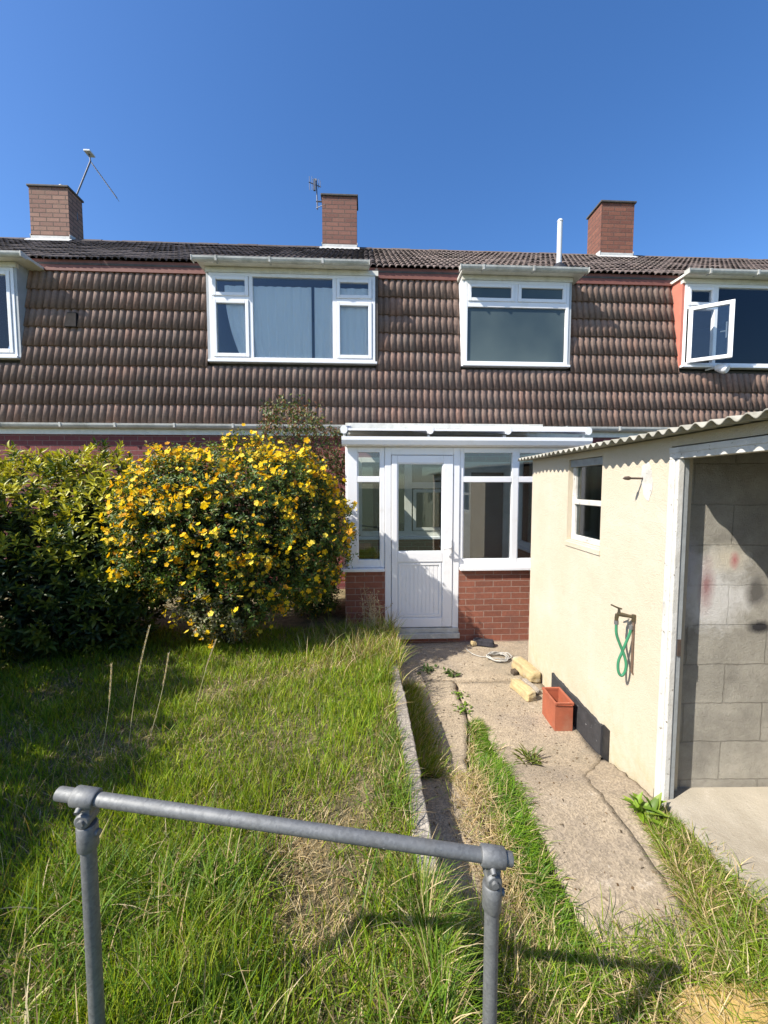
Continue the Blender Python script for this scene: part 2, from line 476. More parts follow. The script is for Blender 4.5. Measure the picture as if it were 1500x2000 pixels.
def blob(nt, sx, cx, cz, rx, rz, sharp=.5, nscale=7, namp=.9):
    a = N(nt, "ShaderNodeMath", operation='MULTIPLY_ADD'); nt.links.new(sx.outputs[0], a.inputs[0]); a.inputs[1].default_value = 1 / rx; a.inputs[2].default_value = -cx / rx
    d = N(nt, "ShaderNodeMath", operation='MULTIPLY_ADD'); nt.links.new(sx.outputs[1], d.inputs[0]); d.inputs[1].default_value = 1 / rz; d.inputs[2].default_value = -cz / rz
    a2 = N(nt, "ShaderNodeMath", operation='MULTIPLY'); nt.links.new(a.outputs[0], a2.inputs[0]); nt.links.new(a.outputs[0], a2.inputs[1])
    d2 = N(nt, "ShaderNodeMath", operation='MULTIPLY_ADD'); nt.links.new(d.outputs[0], d2.inputs[0]); nt.links.new(d.outputs[0], d2.inputs[1]); nt.links.new(a2.outputs[0], d2.inputs[2])
    q = N(nt, "ShaderNodeMath", operation='SQRT'); nt.links.new(d2.outputs[0], q.inputs[0])
    nn = tnoise(nt, co, nscale, 6, .7)
    w = N(nt, "ShaderNodeMath", operation='MULTIPLY_ADD'); nt.links.new(nn, w.inputs[0]); w.inputs[1].default_value = namp; nt.links.new(q.outputs[0], w.inputs[2])
    return ramp(nt, w.outputs[0], [(max(0.0, 1 - sharp + namp * .5 - .3), WHITE), (min(1.0, .7 + namp * .5), BLACK)])
# (x, z) in local metres of the wall: paint, stains and scorch marks left on the blocks
c = mixc(nt, blob(nt, sx, 1.86, 1.16, .48, .46, .45), c, (.66, .64, .60, 1))
c = mixc(nt, blob(nt, sx, 1.69, 1.30, .15, .5, .6), c, (.58, .56, .58, 1))
c = mixc(nt, blob(nt, sx, 1.93, 1.34, .22, .20, .6), c, (.62, .56, .44, 1))
c = mixc(nt, blob(nt, sx, 1.815, 1.20, .085, .30, .7, 6, .7), c, (.36, .20, .195, 1))
c = mixc(nt, blob(nt, sx, 1.966, 1.343, .05, .085, .7, 14, .7), c, (.48, .17, .165, 1))
c = mixc(nt, blob(nt, sx, 2.10, 1.17, .13, .20, .5), c, (.14, .13, .115, 1))
c = mixc(nt, blob(nt, sx, 2.12, .97, .14, .08, .5), c, (.03, .028, .03, 1))
nt.links.new(c, b.inputs['Base Color']); b.inputs['Roughness'].default_value = .92
inv = N(nt, "ShaderNodeMath", operation='SUBTRACT'); inv.inputs[0].default_value = 1; nt.links.new(bt.outputs['Fac'], inv.inputs[1])
n1 = bump(nt, None, inv.outputs[0], .7, .008)
n2 = bump(nt, None, tnoise(nt, co, 60, 9, .8), .9, .009, n1)
bump(nt, b, tnoise(nt, co, 210, 4, .8), .8, .006, n2)
M['block'] = m

# concrete paving, aggregate speckle, pinkish
def concrete(name, c1, c2, stain, pale, speck=True):
    m, nt, b, out = new_mat(name)
    co = objco(nt)
    c = ramp(nt, tnoise(nt, co, 3.0, 8, .7), [(.3, c1), (.7, c2)])
    c = mixc(nt, ramp(nt, tnoise(nt, co, 1.3, 8, .75, .4), [(.50, BLACK), (.66, g(.8))]), c, stain)
    c = mixc(nt, ramp(nt, tnoise(nt, co, 6.0, 6, .75, .6), [(.60, BLACK), (.70, g(.6))]), c, pale)
    v = N(nt, "ShaderNodeTexVoronoi"); v.inputs['Scale'].default_value = 120; nt.links.new(co, v.inputs['Vector'])
    bw = N(nt, "ShaderNodeRGBToBW"); nt.links.new(v.outputs['Color'], bw.inputs[0])
    if speck:
        c = mixc(nt, .75, c, ramp(nt, bw.outputs[0], [(.2, g(.66)), (.5, g(1.0)), (.85, g(1.36))]), 'MULTIPLY')
        c = mixc(nt, ramp(nt, tnoise(nt, co, .8, 9, .8, 1.2), [(.52, BLACK), (.60, g(.55))]), c, (.20, .17, .12, 1))
    c = mixc(nt, ramp(nt, tnoise(nt, co, 80, 4, .7), [(.64, BLACK), (.72, g(.6))]), c, (.10, .085, .07, 1))
    nt.links.new(c, b.inputs['Base Color']); b.inputs['Roughness'].default_value = .93
    n1 = bump(nt, None, v.outputs['Distance'], .35, .004)
    n2 = bump(nt, None, tnoise(nt, co, 5, 6), .5, .02, n1)
    bump(nt, b, tnoise(nt, co, 60, 8, .8), .6, .005, n2)
    return m
M['concrete'] = concrete('path_concrete', (.285, .228, .157, 1), (.36, .292, .205, 1), (.215, .177, .135, 1), (.47, .41, .33, 1))
M['pad'] = concrete('pad_concrete', (.33, .295, .23, 1), (.40, .355, .28, 1), (.27, .23, .17, 1), (.47, .42, .35, 1), False)
M['kerb'] = concrete('kerb_concrete', (.27, .235, .19, 1), (.34, .30, .25, 1), (.14, .12, .095, 1), (.42, .38, .32, 1))
M['asbestos'] = mottled('corrugated_cement', (.26, .25, .21, 1), (.36, .34, .285, 1), 8, .92, .5, .004, 70, c3=(.17, .16, .12, 1))

# ground under the grass
m, nt, b, out = new_mat('lawn_soil')
co = objco(nt)
c = ramp(nt, tnoise(nt, co, 5, 8, .75), [(.3, (.075, .068, .03, 1)), (.45, (.15, .125, .06, 1)), (.6, (.27, .215, .115, 1)), (.75, (.36, .29, .17, 1))])
c = mixc(nt, .7, c, ramp(nt, tnoise(nt, co, 70, 5, .8), [(.3, g(.45)), (.7, g(1.4))]), 'MULTIPLY')
nt.links.new(c, b.inputs['Base Color']); b.inputs['Roughness'].default_value = .95
bump(nt, b, tnoise(nt, co, 60, 8, .8), 1, .02)
M['lawn'] = m
M['field'] = mottled('distant_ground', (.06, .085, .03, 1), (.10, .10, .045, 1), .6, .95, .3, .02, 6)

# foliage
def leafmat(name, rough=.45, trans=.35, spec=.5, back=None):
    m, nt, b, out = new_mat(name)
    at = N(nt, "ShaderNodeAttribute"); at.attribute_name = "tint"
    nt.links.new(at.outputs['Color'], b.inputs['Base Color'])
    b.inputs['Roughness'].default_value = rough; b.inputs['Specular IOR Level'].default_value = spec
    tr = N(nt, "ShaderNodeBsdfTranslucent")
    c2 = mixc(nt, 1.0, at.outputs['Color'], (1.25, 1.15, .45, 1), 'MULTIPLY')
    nt.links.new(c2, tr.inputs[0])
    mx = N(nt, "ShaderNodeMixShader"); mx.inputs[0].default_value = trans
    nt.links.new(b.outputs[0], mx.inputs[1]); nt.links.new(tr.outputs[0], mx.inputs[2]); nt.links.new(mx.outputs[0], out.inputs[0])
    return m
M['grass'] = leafmat('grass_blade', .55, .38, .35)
M['laurel'] = leafmat('glossy_leaf', .45, .28, .45)
M['leaf'] = leafmat('small_leaf', .5, .3, .4)
M['petal'] = leafmat('yellow_petal', .6, .35, .2)

# glass
def glass(name, refl=1.0, tint=(.86, .9, .89, 1), rough=.0, ior=1.5):
    m, nt, b, out = new_mat(name)
    nt.nodes.remove(b)
    tr = N(nt, "ShaderNodeBsdfTransparent"); tr.inputs[0].default_value = tint
    gl = N(nt, "ShaderNodeBsdfGlossy"); gl.inputs['Roughness'].default_value = rough; gl.inputs[0].default_value = WHITE
    fr = N(nt, "ShaderNodeFresnel"); fr.inputs[0].default_value = ior
    k = N(nt, "ShaderNodeMath", operation='MULTIPLY'); k.use_clamp = True; k.inputs[1].default_value = refl; nt.links.new(fr.outputs[0], k.inputs[0])
    mx = N(nt, "ShaderNodeMixShader"); nt.links.new(k.outputs[0], mx.inputs[0]); nt.links.new(tr.outputs[0], mx.inputs[1]); nt.links.new(gl.outputs[0], mx.inputs[2])
    nt.links.new(mx.outputs[0], out.inputs[0])
    return m
M['glass'] = glass('window_glass', 1.9)
M['glass_up'] = glass('upper_window_glass', 1.15, (.97, .98, .97, 1))
M['glass_shed'] = glass('dusty_glass', 1.2, (.6, .72, .66, 1), .05)
m, nt, b, out = new_mat('frosted_glass')
co = objco(nt)
sx = N(nt, "ShaderNodeSeparateXYZ"); nt.links.new(co, sx.inputs[0])
nt.links.new(ramp(nt, tnoise(nt, co, 1.1, 3, .5), [(.35, (.045, .066, .072, 1)), (.7, (.085, .112, .108, 1))]), b.inputs['Base Color'])
b.inputs['Roughness'].default_value = .28; b.inputs['Specular IOR Level'].default_value = .55
bump(nt, b, tnoise(nt, co, 260, 3), .25, .001)
M['frosted'] = m
M['polycarb'] = glass('roof_sheet', 1.5, (.80, .82, .82, 1), .12)
M['curtain'] = mottled('net_curtain', (.88, .90, .92, 1), (.92, .93, .94, 1), 3, .9, .2, .004, 90)
M['navy'] = mottled('navy_sheet', (.012, .022, .045, 1), (.020, .034, .062, 1), 3, .35, .5, .02, 8)

# ================================================================== SETTING
# ground to the horizon (a sheet below everything)
b_ = MB(); n_ = 24
for i in range(n_):
    a0, a1 = 2 * pi * i / n_, 2 * pi * (i + 1) / n_
    b_.poly([(0, 0, -.45), (400 * cos(a0), 400 * sin(a0), -.45), (400 * cos(a1), 400 * sin(a1), -.45)])
o = b_.build('ground', M['field']); tag(o, kind='structure')

def sheet(name, xs, ys, zf, mat, skirt=.3):
    xs = np.asarray(xs); ys = np.asarray(ys)
    X, Y = np.meshgrid(xs, ys, indexing='ij'); Z = zf(X, Y)
    V = np.stack([X, Y, Z], -1).reshape(-1, 3)
    nx, ny = X.shape
    I = np.arange(nx * ny).reshape(nx, ny)
    q = np.stack([I[:-1, :-1], I[1:, :-1], I[1:, 1:], I[:-1, 1:]], -1).reshape(-1, 4)
    loops = list(q.ravel()); sizes = [4] * len(q)
    # skirt
    V = list(map(tuple, V))
    edge = [I[i, 0] for i in range(nx)] + [I[nx - 1, j] for j in range(1, ny)] + [I[i, ny - 1] for i in range(nx - 2, -1, -1)] + [I[0, j] for j in range(ny - 2, 0, -1)]
    base = len(V)
    for e in edge: V.append((V[e][0], V[e][1], V[e][2] - skirt))
    ne = len(edge)
    for k in range(ne):
        k2 = (k + 1) % ne
        loops += [edge[k], base + k, base + k2, edge[k2]]; sizes.append(4)
    o = raw_mesh(name, V, loops, sizes, mat, smooth=False)
    nq = len(q)
    sm = np.zeros(len(sizes), dtype=bool); sm[:nq] = True
    o.data.polygons.foreach_set("use_smooth", sm)
    return o

o = sheet('path_bed', np.linspace(.25, 6, 40), np.linspace(-1.2, 6.6, 60), lambda X, Y: gz(Y) - .035 + .008 * noise2(X, Y, 9, 1), M['soil']); tag(o, kind='structure')
o = sheet('lawn', np.linspace(-7.5, .215, 120), np.linspace(-1.2, 6.5, 120), lambda X, Y: lz(X, Y), M['lawn'], .5); tag(o, kind='structure')

# concrete slabs of the path, with ragged edges
def slab(name, xl, xr, y0, y1, n, mat, top=0.0, thick=.06, wob=.012, seed=1):
    rr = np.random.default_rng(seed)
    ys = np.linspace(y0, y1, n)
    L = np.array([xl(y) for y in ys]) + rr.normal(0, wob, n) * .6
    Rr = np.array([xr(y) for y in ys]) + rr.normal(0, wob, n) * .6
    m_ = 14
    V = []; loops = []; sizes = []
    for i, y in enumerate(ys):
        for j in range(m_):
            t = j / (m_ - 1); x = L[i] * (1 - t) + Rr[i] * t
            z = float(gz(y)) + top + .004 * float(noise2(x, y, 6, 2))
            V.append((x, y, z))
    for i in range(n - 1):
        for j in range(m_ - 1):
            a = i * m_ + j
            loops += [a, a + 1, a + m_ + 1, a + m_]; sizes.append(4)
    edge = [j for j in range(m_)] + [i * m_ + m_ - 1 for i in range(1, n)] + [(n - 1) * m_ + j for j in range(m_ - 2, -1, -1)] + [i * m_ for i in range(n - 2, 0, -1)]
    base = len(V)
    for e in edge: V.append((V[e][0], V[e][1], V[e][2] - thick))
    ne = len(edge)
    for k in range(ne):
        k2 = (k + 1) % ne
        loops += [edge[k], base + k, base + k2, edge[k2]]; sizes.append(4)
    return raw_mesh(name, V, loops, sizes, mat)
A_SH = YAW - atan(10 / F_PX)          # the shed stands turned by this much
def sh_x(X, y):                        # world x of the shed line X at depth y
    return X / cos(A_SH) + (y) * tan(A_SH)
o = slab('path', lambda y: .30, lambda y: float(np.interp(y, [2, 2.6, 3.1, 3.7], [.60, .69, .83, .86])), .95, 3.75, 60, M['concrete'], top=0, seed=3); tag(o, kind='structure')
o = slab('path', lambda y: float(np.interp(y, [1.27, 2, 2.9, 3.15, 3.7], [.87, .88, .94, .855, .885])), lambda y: sh_x(1.27 if y < 2.3 else min(1.56, 1.27 + (y - 2.3) * 1.0), y), 1.27, 3.70, 50, M['concrete'], top=.004, seed=4); tag(o, kind='structure')
o = slab('path', lambda y: .02, lambda y: 2.9, 3.76, 4.78, 24, M['concrete'], top=.002, seed=5); tag(o, kind='structure')
o = slab('path', lambda y: sh_x(1.23 if y < 2.28 else 1.23 + (y - 2.28) * 1.0, y), lambda y: sh_x(1.55, y), 1.35, 2.55, 30, M['concrete'], top=-.001, wob=.012, seed=8); tag(o, kind='structure')

# kerb along the lawn, a run of old concrete edging
segs = [(.3, 1.12), (1.127, 2.03), (2.037, 2.95), (2.957, 3.44)]
kb = MB()
for k, (a, c_) in enumerate(segs):
    dx = (.004, -.003, .003, -.004)[k]
    zt0 = .205 + .6 * float(gl(a)); zt1 = .205 + .6 * float(gl(c_))
    kb.hexa([(.205 + dx, a, -.3), (.302 + dx, a, -.3), (.302 + dx, c_, -.3), (.205 + dx, c_, -.3)],
            [(.213 + dx, a, zt0), (.297 + dx, a, zt0 - .003), (.297 + dx, c_, zt1 - .003), (.213 + dx, c_, zt1)])
o = kb.build('kerb', M['kerb'], bevel=.008); tag(o, kind='structure')
sb = o.modifiers.new('sub', 'SUBSURF'); sb.subdivision_type = 'SIMPLE'; sb.levels = 5; sb.render_levels = 5
tx = bpy.data.textures.new('kerb_wear', 'CLOUDS'); tx.noise_scale = .05; tx.noise_depth = 3
dp = o.modifiers.new('wear', 'DISPLACE'); dp.texture = tx; dp.strength = .016; dp.texture_coords = 'GLOBAL'

# ================================================================== HOUSES
WY = 6.60                 # plane of the brick wall
MZ0, MZ1 = 2.735, 5.235   # hung tiles: bottom and top
MS = .158                 # slope of the hung tiles (y per z)
def my(z): return WY + .02 + MS * (z - MZ0)
EY, EZ = 6.955, 5.415      # roof eave
RY, RZ = 9.92, 7.37       # ridge
ROLL = .1075

def tile_field(name, x0, x1, courses, mat, parent, holes, y_of, gauge_vec, lift, seed):
    """courses: list of (base point (y,z) of the lower edge, upper point); each course is one rolled strip"""
    rr = np.random.default_rng(seed)
    per = 12
    k0 = math.floor(x0 / ROLL); k1 = math.ceil(x1 / ROLL)
    V = []; L = []; S = []; C = []
    base = 0
    for ci, (lo, hi, nrm) in enumerate(courses):
        spans = [(x0, x1)]
        zc = (lo[1] + hi[1]) / 2
        for (hx0, hx1, hz0, hz1) in holes:
            if hz0 < zc < hz1:
                ns = []
                for (a, c_) in spans:
                    if hx1 <= a or hx0 >= c_: ns.append((a, c_)); continue
                    if hx0 > a: ns.append((a, hx0))
                    if hx1 < c_: ns.append((hx1, c_))
                spans = ns
        off = rr.normal(0, .004)
        for (a, c_) in spans:
            xs = np.arange(math.floor(a / ROLL) * per, math.ceil(c_ / ROLL) * per + 1) * (ROLL / per)
            xs = np.clip(xs, a, c_); xs = np.unique(xs)
            rid = np.floor((xs + 1e-6) / ROLL).astype(int)
            ph = (xs / ROLL - np.floor(xs / ROLL))
            # round roll with a narrow channel
            h = .032 * np.sqrt(np.clip(1 - np.abs((ph - .5) / .40) ** 3.0, 0, 1))
            tid = np.floor((xs + 1e-6) / (ROLL * 2)).astype(int) + ci * 977
            jit = (np.sin(tid * 12.9898 + seed) * 43758.5453) % 1.0
            tint = (np.sin(tid * 78.233 + seed * 3.1) * 12543.123) % 1.0
            roll_t = (np.sin(rid * 39.7 + ci * 7.1) * 3571.77) % 1.0
            n = len(xs)
            ly = lo[0] + nrm[0] * (h + lift + jit * .004); lzv = lo[1] + nrm[1] * (h + lift + jit * .004) + (jit - .5) * .010 + off
            uy = hi[0] + nrm[0] * (h + .002); uz = hi[1] + nrm[1] * (h + .002)
            by = lo[0] + nrm[0] * (h + lift - .014); bz = lzv - nrm[1] * .014 + .004
            rows = [np.stack([xs, np.full(n, 0.) + by, bz + 0 * xs], 1), np.stack([xs, ly, lzv], 1), np.stack([xs, uy, uz], 1)]
            for r_ in rows: V.append(r_)
            tt = np.clip(tint * .85 + roll_t * .15, 0, 1)
            C.append(np.tile(np.stack([tt, roll_t, jit], 1), (3, 1)))
            for r_ in range(2):
                i = np.arange(n - 1)
                q = np.stack([base + r_ * n + i, base + r_ * n + i + 1, base + (r_ + 1) * n + i + 1, base + (r_ + 1) * n + i], 1)
                L.append(q.ravel()); S.append(np.full(n - 1, 4))
            base += 3 * n
    return raw_mesh(name, np.concatenate(V), np.concatenate(L), np.concatenate(S), mat, parent, cols=np.concatenate(C))

nM = np.array([-1, MS]) / sqrt(1 + MS * MS)
NCM = 8
mc = []
for i in range(NCM):
    z0 = MZ0 + (MZ1 - MZ0) * i / NCM; z1 = MZ0 + (MZ1 - MZ0) * (i + 1) / NCM + .02
    mc.append(((my(z0), z0), (my(z1), z1), nM))
rs_ = (RZ - EZ) / (RY - EY); nR = np.array([-rs_, 1]) / sqrt(1 + rs_ * rs_)
NCR = 12
rc = []
for i in range(NCR):
    y0 = EY + (RY - EY) * i / NCR; y1 = EY + (RY - EY) * (i + 1) / NCR + .04
    rc.append(((y0, EZ + (y0 - EY) * rs_), (y1, EZ + (y1 - EY) * rs_), nR))

WINY = 6.735   # face plane of upstairs windows
def frame_rect(mb, x0, x1, z0, z1, y0, y1, t):
    mb.box(x0, x0 + t, y0, y1, z0, z1); mb.box(x1 - t, x1, y0, y1, z0, z1)
    mb.box(x0 + t, x1 - t, y0 + .0005, y1, z0, z0 + t); mb.box(x0 + t, x1 - t, y0 + .0005, y1, z1 - t, z1)

def sash(parent, x0, x1, z0, z1, t=.055, y=WINY, glassm='glass_up', name='sash', proud=.012):
    s = MB(); frame_rect(s, x0, x1, z0, z1, y - proud, y + .05, t)
    so = s.build(name, M['white'], parent, bevel=.006)
    p = MB(); p.box(x0 + t - .004, x1 - t + .004, y + .018, y + .026, z0 + t - .004, z1 - t + .004)
    p.build('pane', M[glassm], so)
    return so

def window(house, x0, x1, z0, z1, lights, muls, glassm='glass_up', cheekL=None, cheekR=None, gut=(0.14, .14), gz_=5.255, backm='dark'):
    """outer frame with sill, cheeks, flat top, gutter; lights: (x0,x1,z0,z1,kind)"""
    w = MB(); t = .05; y0, y1 = WINY, WINY + .07
    w.box(x0, x0 + t, y0, y1, z0, z1); w.box(x1 - t, x1, y0, y1, z0, z1)
    w.box(x0 + t, x1 - t, y0 + .001, y1, z0, z0 + t); w.box(x0 + t, x1 - t, y0 + .001, y1, z1 - t, z1)
    for (a, c_, d, e) in muls: w.box(a, c_, y0 + .002, y1 - .002, d, e)
    fr = w.build('window', M['white'], house, bevel=.004)
    s = MB(); s.box(x0 - .03, x1 + .03, WINY - .05, WINY + .07, z0 - .04, z0 - .002); s.build('sill', M['white'], fr, bevel=.006)
    for L_ in lights:
        a, c_, d, e, kd = L_
        if kd == 'fix':
            p = MB(); p.box(a - .004, c_ + .004, WINY + .03, WINY + .038, d - .004, e + .004); p.build('pane', M[glassm], fr)
        elif kd == 'sash':
            sash(fr, a, c_, d, e, glassm=glassm)
    # cheeks
    for xx, mt, sgn in ((x0, cheekL, -1), (x1, cheekR, 1)):
        c = MB()
        xa, xb = (xx - .045, xx - .002) if sgn < 0 else (xx + .002, xx + .045)
        prof = [(WINY + .01, z0 - .03), (my(z0) + .1, z0 - .03), (7.25, gz_ + .03), (WINY + .01, gz_ + .03)]
        c.prism(prof, xa, xb, 'x'); c.build('cheek', M[mt], house)
    # head board, flat roof, gutter
    hb = MB(); hb.box(x0 - .05, x1 + .05, WINY - .012, WINY + .05, z1 + .002, gz_ - .02)
    hb.build('head_board', M['cream_plastic'], house)
    fl = MB(); fl.prism([(WINY - .13, gz_ - .01), (7.3, gz_ - .01), (7.3, gz_ + .045), (WINY - .13, gz_ + .03)], x0 - gut[0], x1 + gut[1], 'x')
    fl.build('dormer_roof', M['cream_plastic'], house, bevel=.004)
    # gutter: half-round channel
    gm = MB(); ga, gb = x0 - gut[0] - .04, x1 + gut[1] * (1 if gut[1] > 0 else 1)
    n = 9; prof = []
    for k in range(n): a = pi + pi * k / (n - 1); prof.append((WINY - .175 + .052 * cos(a), gz_ + .035 + .07 * sin(a)))
    for k in range(n - 1, -1, -1): a = pi + pi * k / (n - 1); prof.append((WINY - .175 + .046 * cos(a), gz_ + .035 + .063 * sin(a)))
    gm.prism(prof, ga, gb, 'x')
    for bx in np.arange(ga + .35, gb - .1, .82):
        gm.prism([(WINY - .233, gz_ + .04), (WINY - .226, gz_ - .036), (WINY - .13, gz_ - .042), (WINY - .12, gz_ + .04)], bx, bx + .03, 'x')
    gm.box(ga - .01, ga, WINY - .232, WINY - .118, gz_ - .04, gz_ + .04); gm.box(gb, gb + .01, WINY - .232, WINY - .118, gz_ - .04, gz_ + .04)
    gm.build('dormer_gutter', M['gutter'], house)
    # dark room behind
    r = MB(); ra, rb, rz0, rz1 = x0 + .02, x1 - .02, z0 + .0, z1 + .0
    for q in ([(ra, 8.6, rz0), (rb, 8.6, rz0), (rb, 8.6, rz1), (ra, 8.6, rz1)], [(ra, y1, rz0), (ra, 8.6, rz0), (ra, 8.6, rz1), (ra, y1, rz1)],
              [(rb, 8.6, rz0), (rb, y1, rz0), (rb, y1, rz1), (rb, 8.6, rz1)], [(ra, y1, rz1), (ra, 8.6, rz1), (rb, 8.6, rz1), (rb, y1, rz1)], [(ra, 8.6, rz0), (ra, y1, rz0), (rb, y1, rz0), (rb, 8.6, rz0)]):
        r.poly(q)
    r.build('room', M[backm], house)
    return fr

def chimney(house, x0, x1, y0, y1, ztop, mat, cap_over=.03, broken=False):
    zb = 6.9
    c = MB(); c.box(x0, x1, y0, y1, zb, ztop)
    ch = c.build('chimney', M[mat], house)
    k = MB(); k.box(x0 - cap_over, x1 + cap_over, y0 - cap_over, y1 + cap_over, ztop, ztop + .045)
    k.box(x0 + .06, x1 - .06, y0 + .06, y1 - .06, ztop + .045, ztop + .075)
    k.build('cap', M['dark_timber'], ch, bevel=.01)
    zf = EZ + (y0 - EY) * rs_
    f = MB(); f.box(x0 - .012, x1 + .012, y0 - .014, y0 - .002, zf - .03, zf + .13)
    f.hexa([(x0 - .06, y0 - .12, zf - .03), (x1 + .06, y0 - .12, zf - .03), (x1 + .06, y0 - .016, zf + .05), (x0 - .06, y0 - .016, zf + .05)],
           [(x0 - .06, y0 - .12, zf - .015), (x1 + .06, y0 - .12, zf - .015), (x1 + .06, y0 - .016, zf + .07), (x0 - .06, y0 - .016, zf + .07)])
    for xa, xb in ((x0 - .014, x0 - .002), (x1 + .002, x1 + .014)):
        f.prism([(y0 - .014, zf - .05), (y0 + .16, zf + .05), (y0 + .16, zf + .2), (y0 - .014, zf + .17)], xa, xb, 'x')
    f.build('flashing', M['lead'], ch)
    return ch

def house(x0, x1, label, holes, roofm, wallm='brick_wall', seed=1):
    h = empty('terraced_house', ((x0 + x1) / 2, WY, -.2))
    h['label'] = label; h['category'] = 'house'; h['group'] = 'houses of the brick and tile terrace'
    off = Vector(h.location)
    w = MB(); w.box(x0 + .001, x1 - .001, WY, WY + .25, -.45, MZ0 - .02)
    w.build('wall', M[wallm], h)
    # backing behind tiles, and party/back volume
    bk = MB()
    bk.prism([(my(MZ0) + .05, MZ0), (my(MZ1) + .06, MZ1), (my(MZ1) + .12, MZ1), (my(MZ0) + .11, MZ0)], x0 + .001, x1 - .001, 'x')
    # the tile backing is left open where windows stand: rebuilt in strips
    bk = MB()
    edges = sorted([(a, c_) for a, c_, _, _ in holes])
    hz0 = min([q[2] for q in holes], default=9)
    def strip(a, c_, z0, z1):
        if c_ - a < .01: return
        bk.prism([(my(z0) + .04, z0), (my(z1) + .04, z1), (my(z1) + .1, z1), (my(z0) + .1, z0)], a, c_, 'x')
    strip(x0 + .001, x1 - .001, MZ0, min(hz0, MZ1 + .02))
    if holes:
        cur = x0 + .001
        for a, c_ in edges:
            strip(cur, max(cur, a), hz0, MZ1 + .02); cur = max(cur, c_)
        strip(cur, x1 - .001, hz0, MZ1 + .02)
    bk.build('tile_backing', M['dark_timber'], h)
    tile_field('hung_tiles', x0, x1, mc, M['tile_hang'], h, holes, None, None, .028, seed)
    tile_field('roof_tiles', x0, x1, rc, M[roofm], h, [], None, None, .022, seed + 5)
    bd = MB()   # roof deck and rear slope
    bd.prism([(EY + .03, EZ - .03), (RY, RZ - .03), (RY + 3.3, EZ - .1), (RY + 3.3, EZ - .2), (EY + .03, EZ - .06)], x0 + .001, x1 - .001, 'x')
    bd.box(x0 + .001, x1 - .001, RY + 3.0, RY + 3.2, -.4, EZ - .05)
    bd.build('roof_deck', M['dark_timber'], h)
    # ridge tiles
    rd = MB(); xx = x0; k = 0
    while xx < x1 - .02:
        e = min(xx + .45, x1); n = 9; rr_ = .11 + .004 * (k % 2)
        prof = [(RY + rr_ * cos(pi - pi * j / (n - 1)), RZ - .045 + rr_ * .85 * sin(pi - pi * j / (n - 1)) + .004 * math.sin(k * 2.3)) for j in range(n)]
        rd.prism(prof, xx + .004, e - .002, 'x'); xx = e; k += 1
    rd.build('ridge', M[roofm + '_plain'], h)
    # fascia below the eave + timber strip
    fa = MB(); fa.box(x0 + .001, x1 - .001, my(MZ1) - .025, my(MZ1) + .10, MZ1 + .028, EZ + .02)
    fa.box(x0 + .001, x1 - .001, my(MZ1) - .060, my(MZ1) - .026, MZ1 + .012, MZ1 + .045)
    fa.build('fascia', M['fascia_red'], h)
    # gutter and soffit board at the foot of the hung tiles
    gm = MB(); n = 9; prof = []; gy = WY - .085; gzz = MZ0 - .005
    for k in range(n): a = pi + pi * k / (n - 1); prof.append((gy + .058 * cos(a), gzz + .075 * sin(a)))
    for k in range(n - 1, -1, -1): a = pi + pi * k / (n - 1); prof.append((gy + .052 * cos(a), gzz + .068 * sin(a)))
    gm.prism(prof, x0 + .002, x1 - .002, 'x')
    for bx in np.arange(x0 + .4, x1, .9):
        gm.prism([(gy - .064, gzz + .006), (gy - .060, gzz - .06), (gy, gzz - .085), (gy + .06, gzz - .06), (gy + .07, gzz + .006)], bx, bx + .028, 'x')
    gm.build('gutter', M['gutter'], h)
    sf = MB(); sf.box(x0 + .001, x1 - .001, WY - .025, WY - .001, MZ0 - .165, MZ0 - .012)
    sf.build('soffit_board', M['cream_plastic'], h)
    return h

M['tile_roof_plain'] = mottled('brown_ridge_tile', (.11, .08, .065, 1), (.17, .125, .10, 1), 9, .9, .5, .006, 60)
M['tile_roof_dark_plain'] = mottled('dark_ridge_tile', (.065, .052, .05, 1), (.10, .08, .075, 1), 9, .9, .5, .006, 60)

PX = [-10.5, -4.28, .20, 5.02, 11.5]
def hole(x0, x1, z0=3.78): return (x0 - .05, x1 + .05, z0 - .02, 9)
W0 = (-7.6, -5.47, 3.80, 5.16)
W1 = (-2.478, .184, 3.795, 5.165)
W2 = (1.665, 3.43, 3.79, 5.145)
W3 = (5.44, 7.75, 3.82, 5.18)
def up(o):   # parts were made in world space; keep them there
    for c in list(o.children): c.matrix_parent_inverse = Matrix.Translation(-Vector(o.location)); 
# --- far left house
hA = house(PX[0], PX[1], 'leftmost terraced house, pale weathered chimney with a leaning aerial', [hole(W0[0], W0[1])], 'tile_roof_dark', seed=3)
window(hA, *W0, [(W0[0] + .6, W0[1] - .72, W0[2] + .06, W0[3] - .06, 'fix'), (W0[1] - .66, W0[1] - .055, W0[2] + .055, W0[3] - .055, 'sash')],
       [(W0[1] - .72, W0[1] - .66, W0[2] + .05, W0[3] - .05)], cheekL='cheek_grey', cheekR='cheek_grey', gut=(.15, .30))
chimney(hA, -7.46, -6.62, 9.72, 10.18, 8.42, 'brick_chimney_old')
p = MB(); p.tube([(-6.86, 9.9, 8.46), (-6.86, 9.9, 8.58)], [.07, .06], 12); p.build('chimney_pot', M['lead'], hA)
v = MB(); zc = 4.42; v.hexa([(-4.78, my(zc) - .10, zc - .12), (-4.60, my(zc) - .10, zc - .12), (-4.60, my(zc) + .05, zc - .12), (-4.78, my(zc) + .05, zc - .12)],
                  [(-4.76, my(zc) - .05, zc + .12), (-4.62, my(zc) - .05, zc + .12), (-4.62, my(zc) + .05, zc + .12), (-4.76, my(zc) + .05, zc + .12)])
M['matte_dark'] = mottled('matte_dark_tile', (.030, .027, .025, 1), (.05, .045, .042, 1), 9, 1.0, .3, .004, 60, spec=.05)  # near-black colour stands in for the shadow over the vent
